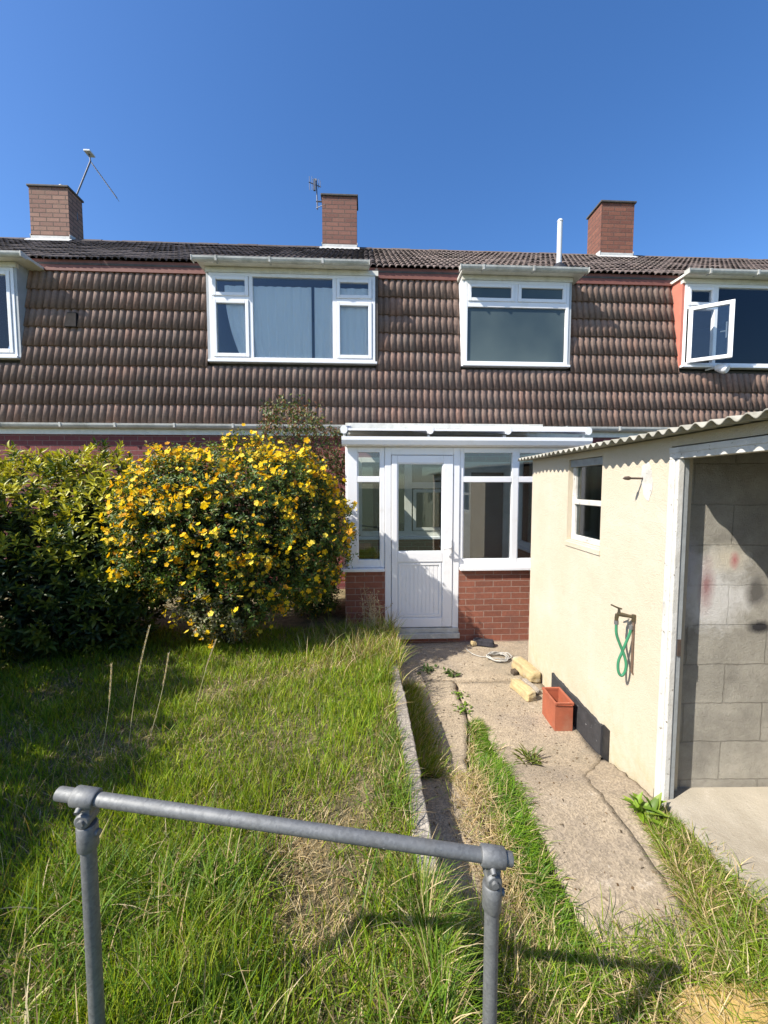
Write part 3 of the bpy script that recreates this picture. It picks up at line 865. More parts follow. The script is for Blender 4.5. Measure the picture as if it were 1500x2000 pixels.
v.build('vent_tile', M['matte_dark'], hA)
# --- house with the wide curtained window
hB = house(PX[1], PX[2], 'terraced house with wide three-part curtained window, behind the yellow-flowered shrub', [hole(W1[0], W1[1])], 'tile_roof_dark', seed=9)
x0, x1, z0, z1 = W1
a1, a2 = -1.85, -1.79; c1, c2 = -.51, -.45; tz = 4.775
window(hB, x0, x1, z0, z1,
       [(x0 + .055, a1 - .005, tz + .03, z1 - .055, 'sash'), (x0 + .055, a1 - .005, z0 + .055, tz - .03, 'sash'), (a2, c1, z0 + .05, z1 - .05, 'fix'),
        (c2 + .005, x1 - .055, tz + .03, z1 - .055, 'sash'), (c2 + .005, x1 - .055, z0 + .055, tz - .03, 'sash')],
       [(a1, a2, z0 + .05, z1 - .05), (c1, c2, z0 + .05, z1 - .05), (x0 + .05, a1, tz - .028, tz + .028), (c2, x1 - .05, tz - .028, tz + .028)],
       cheekL='cheek_grey', cheekR='dark_timber', gut=(.13, -.10), gz_=5.265, backm='room')
chimney(hB, -.96, -.16, 9.72, 10.16, 8.44, 'brick_chimney')
# --- centre house with porch
hC = house(PX[2], PX[3], 'terraced house with frosted upstairs window, white flue pipe and glazed porch', [hole(W2[0], W2[1])], 'tile_roof', seed=14)
x0, x1, z0, z1 = W2; tz = 4.78; mx_ = 2.53
window(hC, x0, x1, z0, z1,
       [(x0 + .055, mx_ - .03, tz + .03, z1 - .055, 'sash'), (mx_ + .03, x1 - .055, tz + .03, z1 - .055, 'sash'), (x0 + .06, x1 - .06, z0 + .05, tz - .06, 'fix')],
       [(mx_ - .027, mx_ + .027, tz + .03, z1 - .05), (x0 + .05, x1 - .05, tz - .06, tz + .028)],
       glassm='frosted', cheekL='white', cheekR='cheek_grey', gut=(.08, .20), gz_=5.24)
chimney(hC, 5.66 - .9, 5.66 - .1, 9.6, 10.2, 8.44, 'brick_chimney_red') if False else None
p = MB(); p.tube([(3.50, 7.28, 5.45), (3.50, 7.28, 6.46)], .044, 16); p.tube([(3.50, 7.28, 6.46), (3.50, 7.28, 6.475), (3.50, 7.28, 6.50), (3.50, 7.28, 6.505)], [.05, .05, .035, .01], 16)
fl = p.build('flue_pipe', M['flue'], hC)
p = MB(); p.tube([(3.50, 7.28, 5.56), (3.50, 7.28, 5.66), (3.50, 7.28, 5.74)], [.17, .13, .055], 14); p.build('flashing_cone', M['black_rubber'], fl)
# --- right house
hD = house(PX[3], PX[4], 'rightmost terraced house, orange dormer cheek and one casement hanging open', [hole(W3[0], W3[1])], 'tile_roof', seed=21)
x0, x1, z0, z1 = W3; tz = 4.79
wD = window(hD, x0, x1, z0, z1,
       [(x0 + .055, 5.97, tz + .03, z1 - .055, 'sash'), (6.04, x1 - .06, z0 + .05, z1 - .05, 'fix')],
       [(5.975, 6.035, z0 + .05, z1 - .05), (x0 + .05, 5.975, tz - .028, tz + .028)], cheekL='cheek_orange', cheekR='cheek_orange', gut=(.08, .15), gz_=5.275)
chimney(hD, 5.62, 6.42, 9.62, 10.2, 8.44, 'brick_chimney_red', .035)
# the open casement, hinged at its left edge and swung out
hx, ang = x0 + .06, radians(33)
ow, z_a, z_b = .60, z0 + .03, tz - .02
s = MB()
def swing(mb):
    mb.v = [(hx + (p[0] * cos(ang) + p[1] * sin(ang)), WINY - .02 - (p[0] * sin(ang) - p[1] * cos(ang)), p[2]) for p in mb.v]
frame_rect(s, 0, ow, z_a, z_b, -.03, .03, .06); swing(s)
so = s.build('open_sash', M['white'], wD, bevel=.006)
p = MB(); p.box(.056, ow - .056, -.004, .004, z_a + .056, z_b - .056); swing(p); p.build('pane', M['glass_up'], so)
p = MB(); p.box(ow - .09, ow - .075, .03, .06, 4.2, 4.45); p.box(ow - .16, ow - .09, .035, .05, 4.30, 4.315); swing(p); p.build('handle', M['white'], so)
# round white fitting under that window
t = empty('wall_light', (5.98, WINY - .1, 3.73)); tag(t, 'round white outdoor light under the open upstairs window', 'light')
p = MB(); p.tube([(-.10, .12, .02), (-.04, .03, .03), (.02, -.02, .02)], .016, 8); p.build('arm', M['gutter'], t)
p = MB(); p.tube([(.00, .02, .04), (.03, -.03, .02), (.07, -.10, -.02), (.08, -.12, -.03)], [.05, .075, .08, .06], 16); p.build('lamp_head', M['white'], t)

# curtains hanging inside
def curtain(name, x0, x1, z0, z1, y, mat, label, amp=.02, freq=34, seed=0, gather=None):
    n = int((x1 - x0) / .012); m_ = 14
    V = []; L = []; S = []
    for j in range(m_):
        tz_ = j / (m_ - 1)
        for i in range(n):
            u = x0 + (x1 - x0) * i / (n - 1)
            a = amp * (1 - .35 * tz_)
            yy = y + a * math.sin(u * freq + 1.3 * math.sin(u * 5 + seed)) + .4 * a * math.sin(u * freq * 2.3 + seed + 1.5 * tz_)
            xx = u
            if gather: xx = u + gather * (1 - tz_) ** 2 * math.exp(-((u - x0) / .45) ** 2) * .5
            V.append((xx, yy, z0 + (z1 - z0) * tz_))
    for j in range(m_ - 1):
        for i in range(n - 1):
            a = j * n + i; L += [a, a + 1, a + n + 1, a + n]; S.append(4)
    o = raw_mesh(name, V, L, S, M[mat], smooth=True)
    tag(o, label, 'curtain'); return o
curtain('curtain', W1[0] + .22, -.86, 3.84, 5.0, 6.812, 'curtain', 'pale blue net curtain, left half of the wide three-part window', .014, 38, 1, .5)
curtain('curtain', -.81, W1[1] - .10, 3.84, 5.0, 6.812, 'curtain', 'pale blue net curtain, right half of the wide three-part window', .014, 34, 5)
curtain('curtain', W0[0] + .05, W0[1] - .1, 3.84, 5.12, 6.85, 'curtain', 'pale blue curtain in the far left upstairs window', .024, 30, 9)
curtain('blackout_sheet', 6.05, W3[1] - .07, 3.85, 5.14, 6.86, 'navy', 'dark navy sheet hung inside the far right window', .010, 14, 3)
# TV aerials
t = empty('tv_aerial', (-6.52, 10.0, 7.9)); tag(t, 'leaning v-shaped aerial on the pale leftmost chimney', 'aerial')
def ab(p): return (p[0] + 6.52, p[1] - 10.0, p[2] - 7.9)
p = MB(); p.tube([ab((-6.62, 10.0, 7.9)), ab((-6.66, 10.0, 8.36)), ab((-6.27, 10.0, 9.22)), ab((-6.30, 10.0, 9.38))], .017, 8); p.build('mast', M['aerial'], t)
p = MB(); p.tube([ab((-6.25, 10.0, 9.18)), ab((-5.66, 9.9, 8.36))], .014, 6)
for k in range(14):
    u = .12 + .86 * k / 13; c = Vector(ab((-6.25, 10, 9.18))).lerp(Vector(ab((-5.66, 9.9, 8.36))), u)
    p.tube([c + Vector((.02, -.14, .0)), c + Vector((-.02, .14, 0))], .005, 5)
p.build('boom', M['aerial'], t)
p = MB(); p.box(ab((-6.36, 9.9, 9.36))[0], ab((-6.22, 0, 0))[0], -.1, .1, ab((0, 0, 9.37))[2], ab((0, 0, 9.40))[2]); p.build('reflector', M['flue'], t)
t = empty('tv_aerial', (-1.1, 9.85, 8.0)); tag(t, 'small upright aerial bracketed to the middle chimney', 'aerial')
def ab(p): return (p[0] + 1.1, p[1] - 9.85, p[2] - 8.0)
p = MB(); p.tube([ab((-1.08, 9.85, 8.22)), ab((-1.10, 9.85, 8.90))], .014, 8); p.build('mast', M['aerial'], t)
p = MB(); p.tube([ab((-1.11, 9.85, 8.40)), ab((-.93, 9.85, 8.40))], .018, 6); p.build('bracket', M['aerial'], t); p = MB(); p.tube([ab((-1.11, 9.85, 8.25)), ab((-.9, 9.72, 8.25))], .009, 6); p.build('bracket', M['aerial'], t)
p = MB(); p.tube([ab((-1.27, 9.80, 8.79)), ab((-1.00, 9.9, 8.76))], .011, 6)
for k, (dx, hh) in enumerate(((-1.26, .17), (-1.20, .17), (-1.14, .13), (-1.05, .11), (-1.01, .08))):
    p.tube([ab((dx, 9.85, 8.785 - hh * .8)), ab((dx, 9.85, 8.785 + hh))], .006, 5)
p.box(*[c for pr in zip(ab((-1.165, 9.8, 8.62)), ab((-1.115, 9.84, 8.87))) for c in pr])
p.build('boom', M['aerial'], t)

# ------------------------------------------------------------------ back openings of the centre house seen through the porch
bo = MB()
# kitchen window (white frame standing proud of the brick), sill, dark doorway
def framed(mb, x0, x1, z0, z1, y, t=.07, d=.05): frame_rect(mb, x0, x1, z0, z1, y - d, y - .001, t)
kw = MB(); framed(kw, -.12, 1.42, .93, 2.22, WY, .08); kw.box(.66, .78, WY - .049, WY - .002, 1.01, 2.14); kw.box(.78, 1.34, WY - .048, WY - .002, 1.72, 1.82)
frame_rect(kw, .80, 1.32, 1.02, 1.70, WY - .065, WY - .049, .05)
ko = kw.build('window', M['cream_plastic'], hC, bevel=.004)
p = MB(); p.box(-.10, .655, WY - .022, WY - .014, 1.0, 2.15); p.box(.785, 1.335, WY - .022, WY - .014, 1.01, 2.15); p.build('pane', M['glass'], ko)
p = MB(); p.box(-.10, 1.40, WY - .010, WY - .004, .95, 2.2); p.build('back_panel', M['dim'], ko)  # flat panel in the room tone, close behind the kitchen panes
p = MB(); p.box(-.18, 1.46, WY - .16, WY - .001, .885, .928); p.build('sill', M['white'], ko, bevel=.006)
dr = MB(); dr.box(1.62, 1.76, WY - .06, WY - .001, -.16, 2.15); dr.box(2.32, 2.44, WY - .06, WY - .001, -.16, 2.15); dr.box(1.76, 2.32, WY - .059, WY - .001, 1.98, 2.15)
do = dr.build('door_frame', M['cream_plastic'], hC, bevel=.004)
p = MB(); p.box(1.76, 2.32, WY - .014, WY - .003, -.16, 1.98); p.build('doorway', M['dim'], do)

# ================================================================== PORCH
PY = 4.76
po = empty('porch', (1.2, 5.6, -.17)); tag(po, 'white glazed lean-to porch on low brick walls with part-glazed door', 'porch')
hide = []
w = MB(); w.box(-.235, .243, PY, PY + .11, -.35, .728); w.box(-.235, -.12, PY + .111, WY - .002, -.35, .728)
w.build('dwarf_wall', M['brick_porch'], po)
w = MB(); w.box(.244, 1.149, PY + .005, PY + .11, -.35, -.101); w.build('door_plinth', M['brick_porch'], po)
w = MB(); w.box(1.150, 2.66, PY, PY + .11, -.35, .728); w.box(2.55, 2.66, PY + .111, WY - .002, -.35, .728)
w.build('dwarf_wall', M['brick_porch'], po)
s = MB(); s.box(-.29, .238, PY - .05, PY + .13, .73, .768); s.box(-.29, -.10, PY + .131, WY - .003, .73, .768); s.build('sill', M['white'], po, bevel=.006)
s = MB(); s.box(1.155, 2.71, PY - .05, PY + .13, .73, .768); s.box(2.52, 2.71, PY + .131, WY - .003, .73, .768); s.build('sill', M['white'], po, bevel=.006)
fy0, fy1 = PY + .02, PY + .085
# left window frame
def pframe(xs, z0, z1, trans, name='window'):
    f = MB(); x0, x1 = xs[0][0], xs[-1][1]
    for (a, c_) in xs: f.box(a, c_, fy0, fy1, z0, z1)
    for k in range(len(xs) - 1):
        a, c_ = xs[k][1], xs[k + 1][0]
        f.box(a, c_, fy0 + .001, fy1, z0, z0 + .095); f.box(a, c_, fy0 + .001, fy1, z1 - .06, z1)
        f.box(a, c_, fy0 + .001, fy1, trans[0], trans[1])
        f.box(a, a + .014, fy0 + .012, fy1 - .01, z0 + .095, z1 - .06)
    fo = f.build(name, M['white'], po, bevel=.005)
    for k in range(len(xs) - 1):
        a, c_ = xs[k][1], xs[k + 1][0]
        for (u, v_) in ((z0 + .09, trans[0] + .005), (trans[1] - .005, z1 - .055)):
            p = MB(); p.box(a - .004, c_ + .004, fy0 + .03, fy0 + .038, u, v_); p.build('pane', M['glass'], fo)
    return fo
pframe([(-.205, -.085), (.183, .240)], .77, 2.215, (1.80, 1.87))
pframe([(1.150, 1.192), (1.79, 1.87), (2.50, 2.62)], .77, 2.215, (1.80, 1.87))
# side frames
for xs_ in (-.20, 2.60):
    f = MB(); xa, xb = xs_ - .03, xs_ + .03
    for ya in (PY + .10, PY + .95, WY - .06): f.box(xa, xb, ya, ya + .055, .77, 2.26)
    f.box(xa + .001, xb - .001, PY + .155, WY - .06, .77, .85); f.box(xa + .001, xb - .001, PY + .155, WY - .06, 2.18, 2.26); f.box(xa + .002, xb - .002, PY + .155, WY - .06, 1.80, 1.87)
    fo = f.build('side_window', M['white'], po, bevel=.004)
    p = MB(); p.box(xs_ - .004, xs_ + .004, PY + .15, WY - .05, .84, 2.2); p.build('pane', M['glass'], fo)
# door
f = MB(); f.box(.243, .318, fy0 - .012, fy1, -.03, 2.215); f.box(1.070, 1.147, fy0 - .012, fy1, -.03, 2.215); f.box(.318, 1.070, fy0 - .011, fy1, 2.125, 2.215)
df = f.build('door_frame', M['white'], po, bevel=.006)
p = MB(); p.box(.235, 1.155, PY - .05, PY + .09, -.10, -.035); p.box(.245, 1.147, PY - .015, PY + .085, -.034, .02); p.build('threshold', M['gutter'], df, bevel=.005)
d = MB(); yd0, yd1 = fy0 - .02, fy0 + .04
dx0, dx1, dz0, dz1 = .323, 1.065, .03, 2.118
d.box(dx0, .392, yd0, yd1, dz0, dz1); d.box(.945, dx1, yd0, yd1, dz0, dz1)
d.box(.392, .945, yd0 + .001, yd1, dz0, .145); d.box(.392, .945, yd0 + .001, yd1, .835, .955); d.box(.392, .945, yd0 + .001, yd1, 2.028, dz1)
for a, c_, z0_, z1_ in ((.392, .406, .955, 2.028), (.931, .945, .955, 2.028)): d.box(a, c_, yd0 + .01, yd1 - .01, z0_, z1_)
for a, c_, z0_, z1_ in ((.406, .931, .955, .969), (.406, .931, 2.014, 2.028)): d.box(a, c_, yd0 + .0105, yd1 - .01, z0_, z1_)
door = d.build('door', M['white'], po, bevel=.006)
p = MB(); p.box(.388, .949, yd0 + .026, yd0 + .034, .95, 2.033); p.build('pane', M['glass'], door)
p = MB(); p.box(.394, .943, yd0 + .022, yd0 + .04, .147, .833)
k = 0; xx = .43
p.build('lower_panel', M['white'], door)
p = MB()
frame_rect(p, .410, .928, .165, .818, yd0 + .008, yd0 + .0215, .022)
for k in range(9): p.box(.452 + k * .049, .452 + k * .049 + .044, yd0 + .0165, yd0 + .0215, .19, .795)
p.build('panel_moulding', M['white'], door, bevel=.002)
p = MB(); p.box(1.018, 1.050, yd0 - .010, yd0 - .0005, .90, 1.11)
p.tube([(1.034, yd0 - .005, 1.01), (1.034, yd0 - .055, 1.012), (1.020, yd0 - .062, 1.012), (.93, yd0 - .060, 1.005)], .009, 8)
p.tube([(1.034, yd0 - .016, .94), (1.034, yd0 - .009, .94)], .010, 10)
p.build('handle', M['white'], door, bevel=0)
# head fascia, box gutter, roof bars and sheets
p = MB(); p.box(-.225, 2.64, PY - .005, PY + .09, 2.218, 2.335); p.build('fascia', M['white'], po, bevel=.004)
gp = [(PY - .115, 2.325), (PY - .115, 2.285), (PY - .095, 2.235), (PY - .055, 2.222), (PY - .008, 2.222), (PY - .008, 2.325), (PY - .014, 2.325), (PY - .014, 2.23), (PY - .055, 2.230), (PY - .088, 2.242), (PY - .107, 2.288), (PY - .107, 2.325)]
p = MB(); p.prism(gp, -.255, 2.69, 'x')
for a in (-.262, 2.691): p.prism(gp[:6], a, a + .008, 'x')
p.build('gutter', M['white'], po)
rb0, rb1 = (PY - .09, 2.365), (WY - .03, 2.655)
slope = (rb1[1] - rb0[1]) / (rb1[0] - rb0[0])
bars = [-.235, .765, 1.685, 2.655]
for k, bx in enumerate(bars):
    hw = .032
    p = MB()
    prof = [(bx - hw, 0), (bx - hw, .055), (bx - .015, .082), (bx + .015, .082), (bx + hw, .055), (bx + hw, 0)]
    n = len(prof)
    A = [(q[0], rb0[0], rb0[1] + q[1]) for q in prof]; B = [(q[0], rb1[0], rb1[1] + q[1]) for q in prof]
    for i in range(n): p.poly([A[i], A[(i + 1) % n], B[(i + 1) % n], B[i]])
    p.poly(A[::-1]); p.poly(B)
    p.box(bx - .014, bx + .014, rb0[0] + .10, rb0[0] + .16, rb0[1] - .06, rb0[1])
    ro = p.build('roof_bar', M['white'], po)
    p = MB(); cc = [(bx + .042 * cos(a), .04 + .048 * sin(a)) for a in np.linspace(0, 2 * pi, 14, endpoint=False)]
    p.prism([(q[0], rb0[1] + q[1]) for q in cc], rb0[0] - .012, rb0[0] - .001, 'y'); p.build('end_cap', M['white'], ro)
for k in range(3):
    a, c_ = bars[k] + .03, bars[k + 1] - .03
    p = MB(); z0_ = rb0[1] + .030; z1_ = rb1[1] + .030
    p.hexa([(a, rb0[0], z0_), (c_, rb0[0], z0_), (c_, rb1[0], z1_), (a, rb1[0], z1_)], [(a, rb0[0], z0_ + .016), (c_, rb0[0], z0_ + .016), (c_, rb1[0], z1_ + .016), (a, rb1[0], z1_ + .016)])
    sh_ = p.build('roof_sheet', M['polycarb'], po)
    p = MB(); p.box(a, c_, rb0[0] - .008, rb0[0] - .001, z0_ - .002, z0_ + .022); p.build('edge_trim', M['white'], sh_, bevel=.003)
p = MB(); p.box(-.25, 2.69, WY - .12, WY - .026, 2.58, 2.66); p.box(-.30, 2.9, WY - .17, WY - .15, 2.655, 2.755)
p.build('wall_plate', M['cream_plastic'], po, bevel=.004)
# inner floor
p = MB(); p.box(-.12, 2.55, PY + .11, WY - .001, -.14, -.06); p.build('floor', M['kerb'], po)

# ================================================================== SHED (own turned frame)
SX, SY = 1.57, 2.12
sO = Vector((SX * cos(A_SH) + SY * sin(A_SH), -SX * sin(A_SH) + SY * cos(A_SH), 0))
def shed_pt(X, Y, z):
    return Vector((X * cos(A_SH) + Y * sin(A_SH), -X * sin(A_SH) + Y * cos(A_SH), z))
shed = empty('garden_shed', sO, -A_SH); tag(shed, 'cream rendered shed with corrugated roof and doorless opening at the near end', 'shed')
class SB(MB):
    def build(s, name, mats, parent=None, bevel=0, cols=None):
        s.v = [(p[0] - SX, p[1] - SY, p[2]) for p in s.v]
        return super().build(name, mats, parent, bevel)
WT = 2.015
Yf, Yb, Xr = 2.14, 4.075, 4.2
wy0, wy1, wz0, wz1 = 2.80, 3.30, 1.31, 1.965
w = SB()
w.box(SX, SX + .12, Yf - .001, wy0, -.3, WT); w.box(SX, SX + .12, wy1, Yb, -.3, WT)
w.box(SX, SX + .12, wy0, wy1, -.3, wz0); w.box(SX, SX + .12, wy0, wy1, wz1, WT)
w.hexa([(SX + .121, Yb - .12, -.3), (Xr, Yb - .12, -.3), (Xr, Yb, -.3), (SX + .121, Yb, -.3)], [(SX + .121, Yb - .12, 2.0), (Xr, Yb - .12, 2.19), (Xr, Yb, 2.19), (SX + .121, Yb, 2.0)])

w.build('wall', M['render'], shed)
M['dark_block'] = mottled('dark_plain_block', (.10, .095, .085, 1), (.14, .13, .115, 1), 5, .95, .8, .01, 40)
w = SB(); w.box(Xr, Xr + .12, .7, Yb, -.3, WT + .17); w.box(SX + .12, Xr, .45, .57, -.1, WT); w.build('inner_wall', M['dark_block'], shed)  # unseen side and end walls, toned dark to keep the shed interior dim
w = SB(); zs = lambda X: 2.0 + (X - SX) * .075
w.hexa([(SX + .05, Yf + .02, -.3), (Xr, Yf + .02, -.3), (Xr, Yf + .14, -.3), (SX + .05, Yf + .14, -.3)], [(SX + .05, Yf + .02, zs(SX)), (Xr, Yf + .02, zs(Xr)), (Xr, Yf + .14, zs(Xr)), (SX + .05, Yf + .14, zs(SX))])
co_ = w.build('cross_wall', M['block'], shed)
# upper wall over the opening, near pier
w = SB(); w.box(SX, SX + .10, .62, Yf - .002, 1.962, WT); w.box(SX, SX + .12, .45, .62, -.1, WT)
w.build('upper_wall', M['render'], shed)
w = SB(); w.box(SX - .008, SX - .001, .60, Yf + .0, 1.895, 1.955); w.box(SX - .0005, SX + .06, .60, Yf - .003, 1.896, 1.954); w.box(SX - .012, SX - .0085, .60, Yf + .0, 1.925, 1.955); w.build('lintel', M['old_white'], shed, bevel=.004)
w = SB(); w.box(SX - .014, SX + .014, Yf - .045, Yf - .002, -.05, 1.893); w.box(SX - .010, SX + .026, Yf - .070, Yf - .046, -.05, 1.893)
w.build('door_post', M['old_white'], shed, bevel=.006)
w = SB(); w.box(SX + .027, SX + .055, Yf - .064, Yf + .019, -.05, 1.893); w.build('door_jamb', M['grey_paint'], shed, bevel=.003)
w = SB(); w.box(SX + .032, SX + .050, Yf - .069, Yf - .0645, .84, .93); w.build('strike_plate', M['rust'], shed)
w = SB(); w.box(SX + .0, Xr, .62, Yf + .02, -.12, .028); fl_ = w.build('floor', M['pad'], shed)
# corrugated roof
def corr(x0, x1, y0, y1, z0, rise, pitch=.082, amp=.0125, name='roof'):
    n = int((y1 - y0) / pitch * 10); V = []; L = []; S = []
    ys = np.linspace(y0, y1, n)
    xs = np.linspace(x0, x1, 8)
    for side in (0, 1):
        for x in xs:
            for y in ys:
                V.append((x - SX + (.006 * math.sin(y * 9) if x == xs[0] else 0), y - SY, z0 + (x - x0) * rise + amp * math.sin(2 * pi * y / pitch) + side * .007))
    nx = len(xs)
    for side in (0, 1):
        o_ = side * nx * n
        for i in range(nx - 1):
            for j in range(n - 1):
                a = o_ + i * n + j
                L += ([a, a + 1, a + n + 1, a + n] if side == 0 else [a, a + n, a + n + 1, a + 1]); S.append(4)
    for j in range(n - 1):
        a = j; b2 = nx * n + j
        L += [a, b2, b2 + 1, a + 1]; S.append(4)
        a = (nx - 1) * n + j; b2 = nx * n + a
        L += [a, a + 1, b2 + 1, b2]; S.append(4)
    for i in range(nx - 1):
        for j in (0, n - 1):
            a = i * n + j; b2 = nx * n + a
            L += [a, a + n, b2 + n, b2]; S.append(4)
    return raw_mesh(name, V, L, S, M['asbestos'], shed, smooth=True)
corr(SX - .125, Xr + .2, .52, Yb + .09, 2.022, .075)
# shed window
w = SB(); wx = SX + .035
w.box(wx, wx + .05, wy0 + .002, wy0 + .05, wz0 + .002, wz1 - .06); w.box(wx, wx + .05, wy1 - .05, wy1 - .002, wz0 + .002, wz1 - .06)
w.box(wx + .001, wx + .05, wy0 + .05, wy1 - .05, wz0 + .002, wz0 + .045); w.box(wx - .006, wx + .05, wy0 + .05, wy1 - .05, 1.605, 1.645)
fo = w.build('window', M['old_white'], shed, bevel=.005)
w = SB(); w.box(wx + .02, wx + .026, wy0 + .048, wy1 - .048, wz0 + .04, wz1 - .06); w.build('pane', M['glass_shed'], fo)
w = SB(); w.box(wx - .02, wx + .05, wy0 + .002, wy1 - .002, wz1 - .059, wz1 - .002); w.build('head', M['grey_paint'], fo, bevel=.004)
w = SB(); w.hexa([(SX - .008, wy0 - .01, wz0 - .05), (wx, wy0 - .01, wz0 - .05), (wx, wy1 + .01, wz0 - .05), (SX - .008, wy1 + .01, wz0 - .05)],
                 [(SX - .008, wy0 - .01, wz0 - .015), (wx, wy0 - .01, wz0 + .0015), (wx, wy1 + .01, wz0 + .0015), (SX - .008, wy1 + .01, wz0 - .015)]); w.build('sill', M['render'], fo)
w = SB(); w.box(wx + .3, wx + .31, wy0 - .3, wy1 + .3, 1.0, 2.0); w.build('backing', M['dim'], fo)
# white paint patch round the old bracket
rr = random.Random(4); pts = []
for k in range(22):
    a = 2 * pi * k / 22; r_ = 1 + rr.uniform(-.16, .16)
    pts.append((2.325 + .055 * cos(a) * r_, 1.785 + .10 * sin(a) * r_ + .04 * cos(a)))
w = SB(); w.prism([(p[0], p[1]) for p in pts], SX - .003, SX - .0005, 'x'); w.build('paint_patch', M['old_white'], shed)
# bracket
t = empty('wall_hook', shed_pt(SX, 2.36, 1.797), -A_SH); tag(t, 'short rusty iron hook sticking out near the shed post', 'hook')
p = MB(); p.tube([(0.0, 0, 0), (-.075, 0, .001)], .006, 8); p.build('rod', M['rust'], t)
p = MB(); p.tube([(-.073, 0, .001), (-.085, 0, .002), (-.11, 0, .002), (-.12, 0, .0)], [.006, .012, .010, .004], 8); p.build('tip', M['rust'], t)
# tap with copper pipe
tp = (SX, 2.40, .955)
t = empty('garden_tap', shed_pt(*tp), -A_SH); tag(t, 'old brass tap on the cream shed wall with its copper pipe', 'tap')
p = MB(); p.tube([(-.012, -.022, -.02), (-.012, -.022, -.345), (.002, -.022, -.365)], .0065, 8); p.build('pipe', M['copper'], t)
p = MB(); p.tube([(.0, -.02, -.005), (-.035, -.012, 0), (-.065, .0, .004), (-.095, .006, .008)], [.011, .010, .013, .012], 10)
p.tube([(-.095, .006, .008), (-.10, .006, -.018), (-.10, .006, -.045)], [.012, .011, .010], 10)
p.tube([(-.085, .004, .01), (-.088, .004, .04)], [.010, .007], 8)
p.tube([(-.012, -.022, .012), (-.012, -.022, -.03)], .0115, 8)
p.build('body', M['brass'], t)
p = MB(); p.tube([(-.070, .004, .040), (-.088, .004, .044), (-.125, .03, .060)], [.005, .006, .005], 6); p.build('lever', M['brass'], t)
# hose
def bez(pts, n=12):
    P = [Vector(p) for p in pts]; out = []
    for i in range(len(P) - 1):
        p0 = P[max(i - 1, 0)]; p1 = P[i]; p2 = P[i + 1]; p3 = P[min(i + 2, len(P) - 1)]
        for k in range(n):
            u = k / n
            out.append(.5 * ((2 * p1) + (-p0 + p2) * u + (2 * p0 - 5 * p1 + 4 * p2 - p3) * u * u + (-p0 + 3 * p1 - 3 * p2 + p3) * u ** 3))
    out.append(P[-1]); return out
t = empty('hose', shed_pt(SX, 2.40, .90), -A_SH); tag(t, 'short looped green hose hanging from the brass tap', 'hose')
p = MB(); p.tube(bez([(-.100, .006, .02), (-.098, .004, -.06), (-.075, .0, -.13), (-.052, -.006, -.19), (-.040, -.012, -.25), (-.045, -.01, -.30), (-.062, -.004, -.325), (-.078, .002, -.30), (-.078, .006, -.24), (-.062, .0, -.18), (-.044, -.01, -.11), (-.030, -.02, -.05), (-.026, -.022, -.01)]), .0085, 10); p.build('tube', M['hose'], t)
p = MB(); p.tube([(-.100, .006, .022), (-.100, .006, -.002)], .0125, 10); p.build('clip', M['galv'], t)
p = MB(); p.tube([(-.026, -.022, .0), (-.026, -.022, -.024)], .0115, 10); p.build('clip', M['galv'], t)
# leaning black board
t = empty('black_board', shed_pt(SX, 3.0, -.15), -A_SH); tag(t, 'ragged black felt board fixed at the foot of the shed wall', 'board')
M['felt'] = mottled('black_felt', (.022, .022, .024, 1), (.045, .045, .048, 1), 12, .8, .6, .004, 60, speck=((.40, .40, .40, 1), 30, .68))
p = MB(); rr = random.Random(2); n = 34
Ys = np.linspace(2.665, 3.462, n); zt = [.078 + rr.uniform(-.006, .006) for _ in Ys]
for k in range(n - 1):
    a, c_ = Ys[k] - 3.0, Ys[k + 1] - 3.0
    p.hexa([(-.022, a, -.08), (-.001, a, -.08), (-.001, c_, -.08), (-.022, c_, -.08)], [(-.022, a, zt[k] + .15), (-.001, a, zt[k] + .15), (-.001, c_, zt[k + 1] + .15), (-.022, c_, zt[k + 1] + .15)])
p.build('sheet', M['felt'], t)
p = MB(); p.box(-.010, -.001, 2.592 - 3.0, 2.664 - 3.0, -.06, .245); p.build('end_strip', M['black_rubber'], t, bevel=.002)

# ================================================================== SMALL THINGS ON THE PATH
# trough planter
def trough(name, loc, rz, w_, l_, h_, label):
    t = empty(name, loc, rz); tag(t, label, 'planter')
    p = MB(); th = .009; fl_ = .0
    p.box(-w_ / 2, w_ / 2, -l_ / 2, l_ / 2, 0, .012)
    p.box(-w_ / 2, -w_ / 2 + th, -l_ / 2, l_ / 2, .012, h_); p.box(w_ / 2 - th, w_ / 2, -l_ / 2, l_ / 2, .012, h_)
    p.box(-w_ / 2 + th, w_ / 2 - th, -l_ / 2, -l_ / 2 + th, .012, h_ - .0005); p.box(-w_ / 2 + th, w_ / 2 - th, l_ / 2 - th, l_ / 2, .012, h_ - .0005)
    p.build('body', M['terracotta'], t)
    p = MB(); r_ = .006
    frame = [(-w_ / 2 - r_, -w_ / 2 + th + .002, -l_ / 2 - r_, l_ / 2 + r_), (w_ / 2 - th - .002, w_ / 2 + r_, -l_ / 2 - r_, l_ / 2 + r_)]
    for a, c_, d_, e in frame: p.box(a, c_, d_, e, h_ - .018, h_ + .004)
    p.box(-w_ / 2 + th + .002, w_ / 2 - th - .002, -l_ / 2 - r_, -l_ / 2 + th + .002, h_ - .018, h_ + .0035); p.box(-w_ / 2 + th + .002, w_ / 2 - th - .002, l_ / 2 - th - .002, l_ / 2 + r_, h_ - .018, h_ + .0035)
    p.build('rim', M['terracotta'], t, bevel=.003)
    return t
trough('planter', (1.545, 3.04, -.150), -A_SH, .138, .24, .225, 'empty square terracotta trough beside the black board')
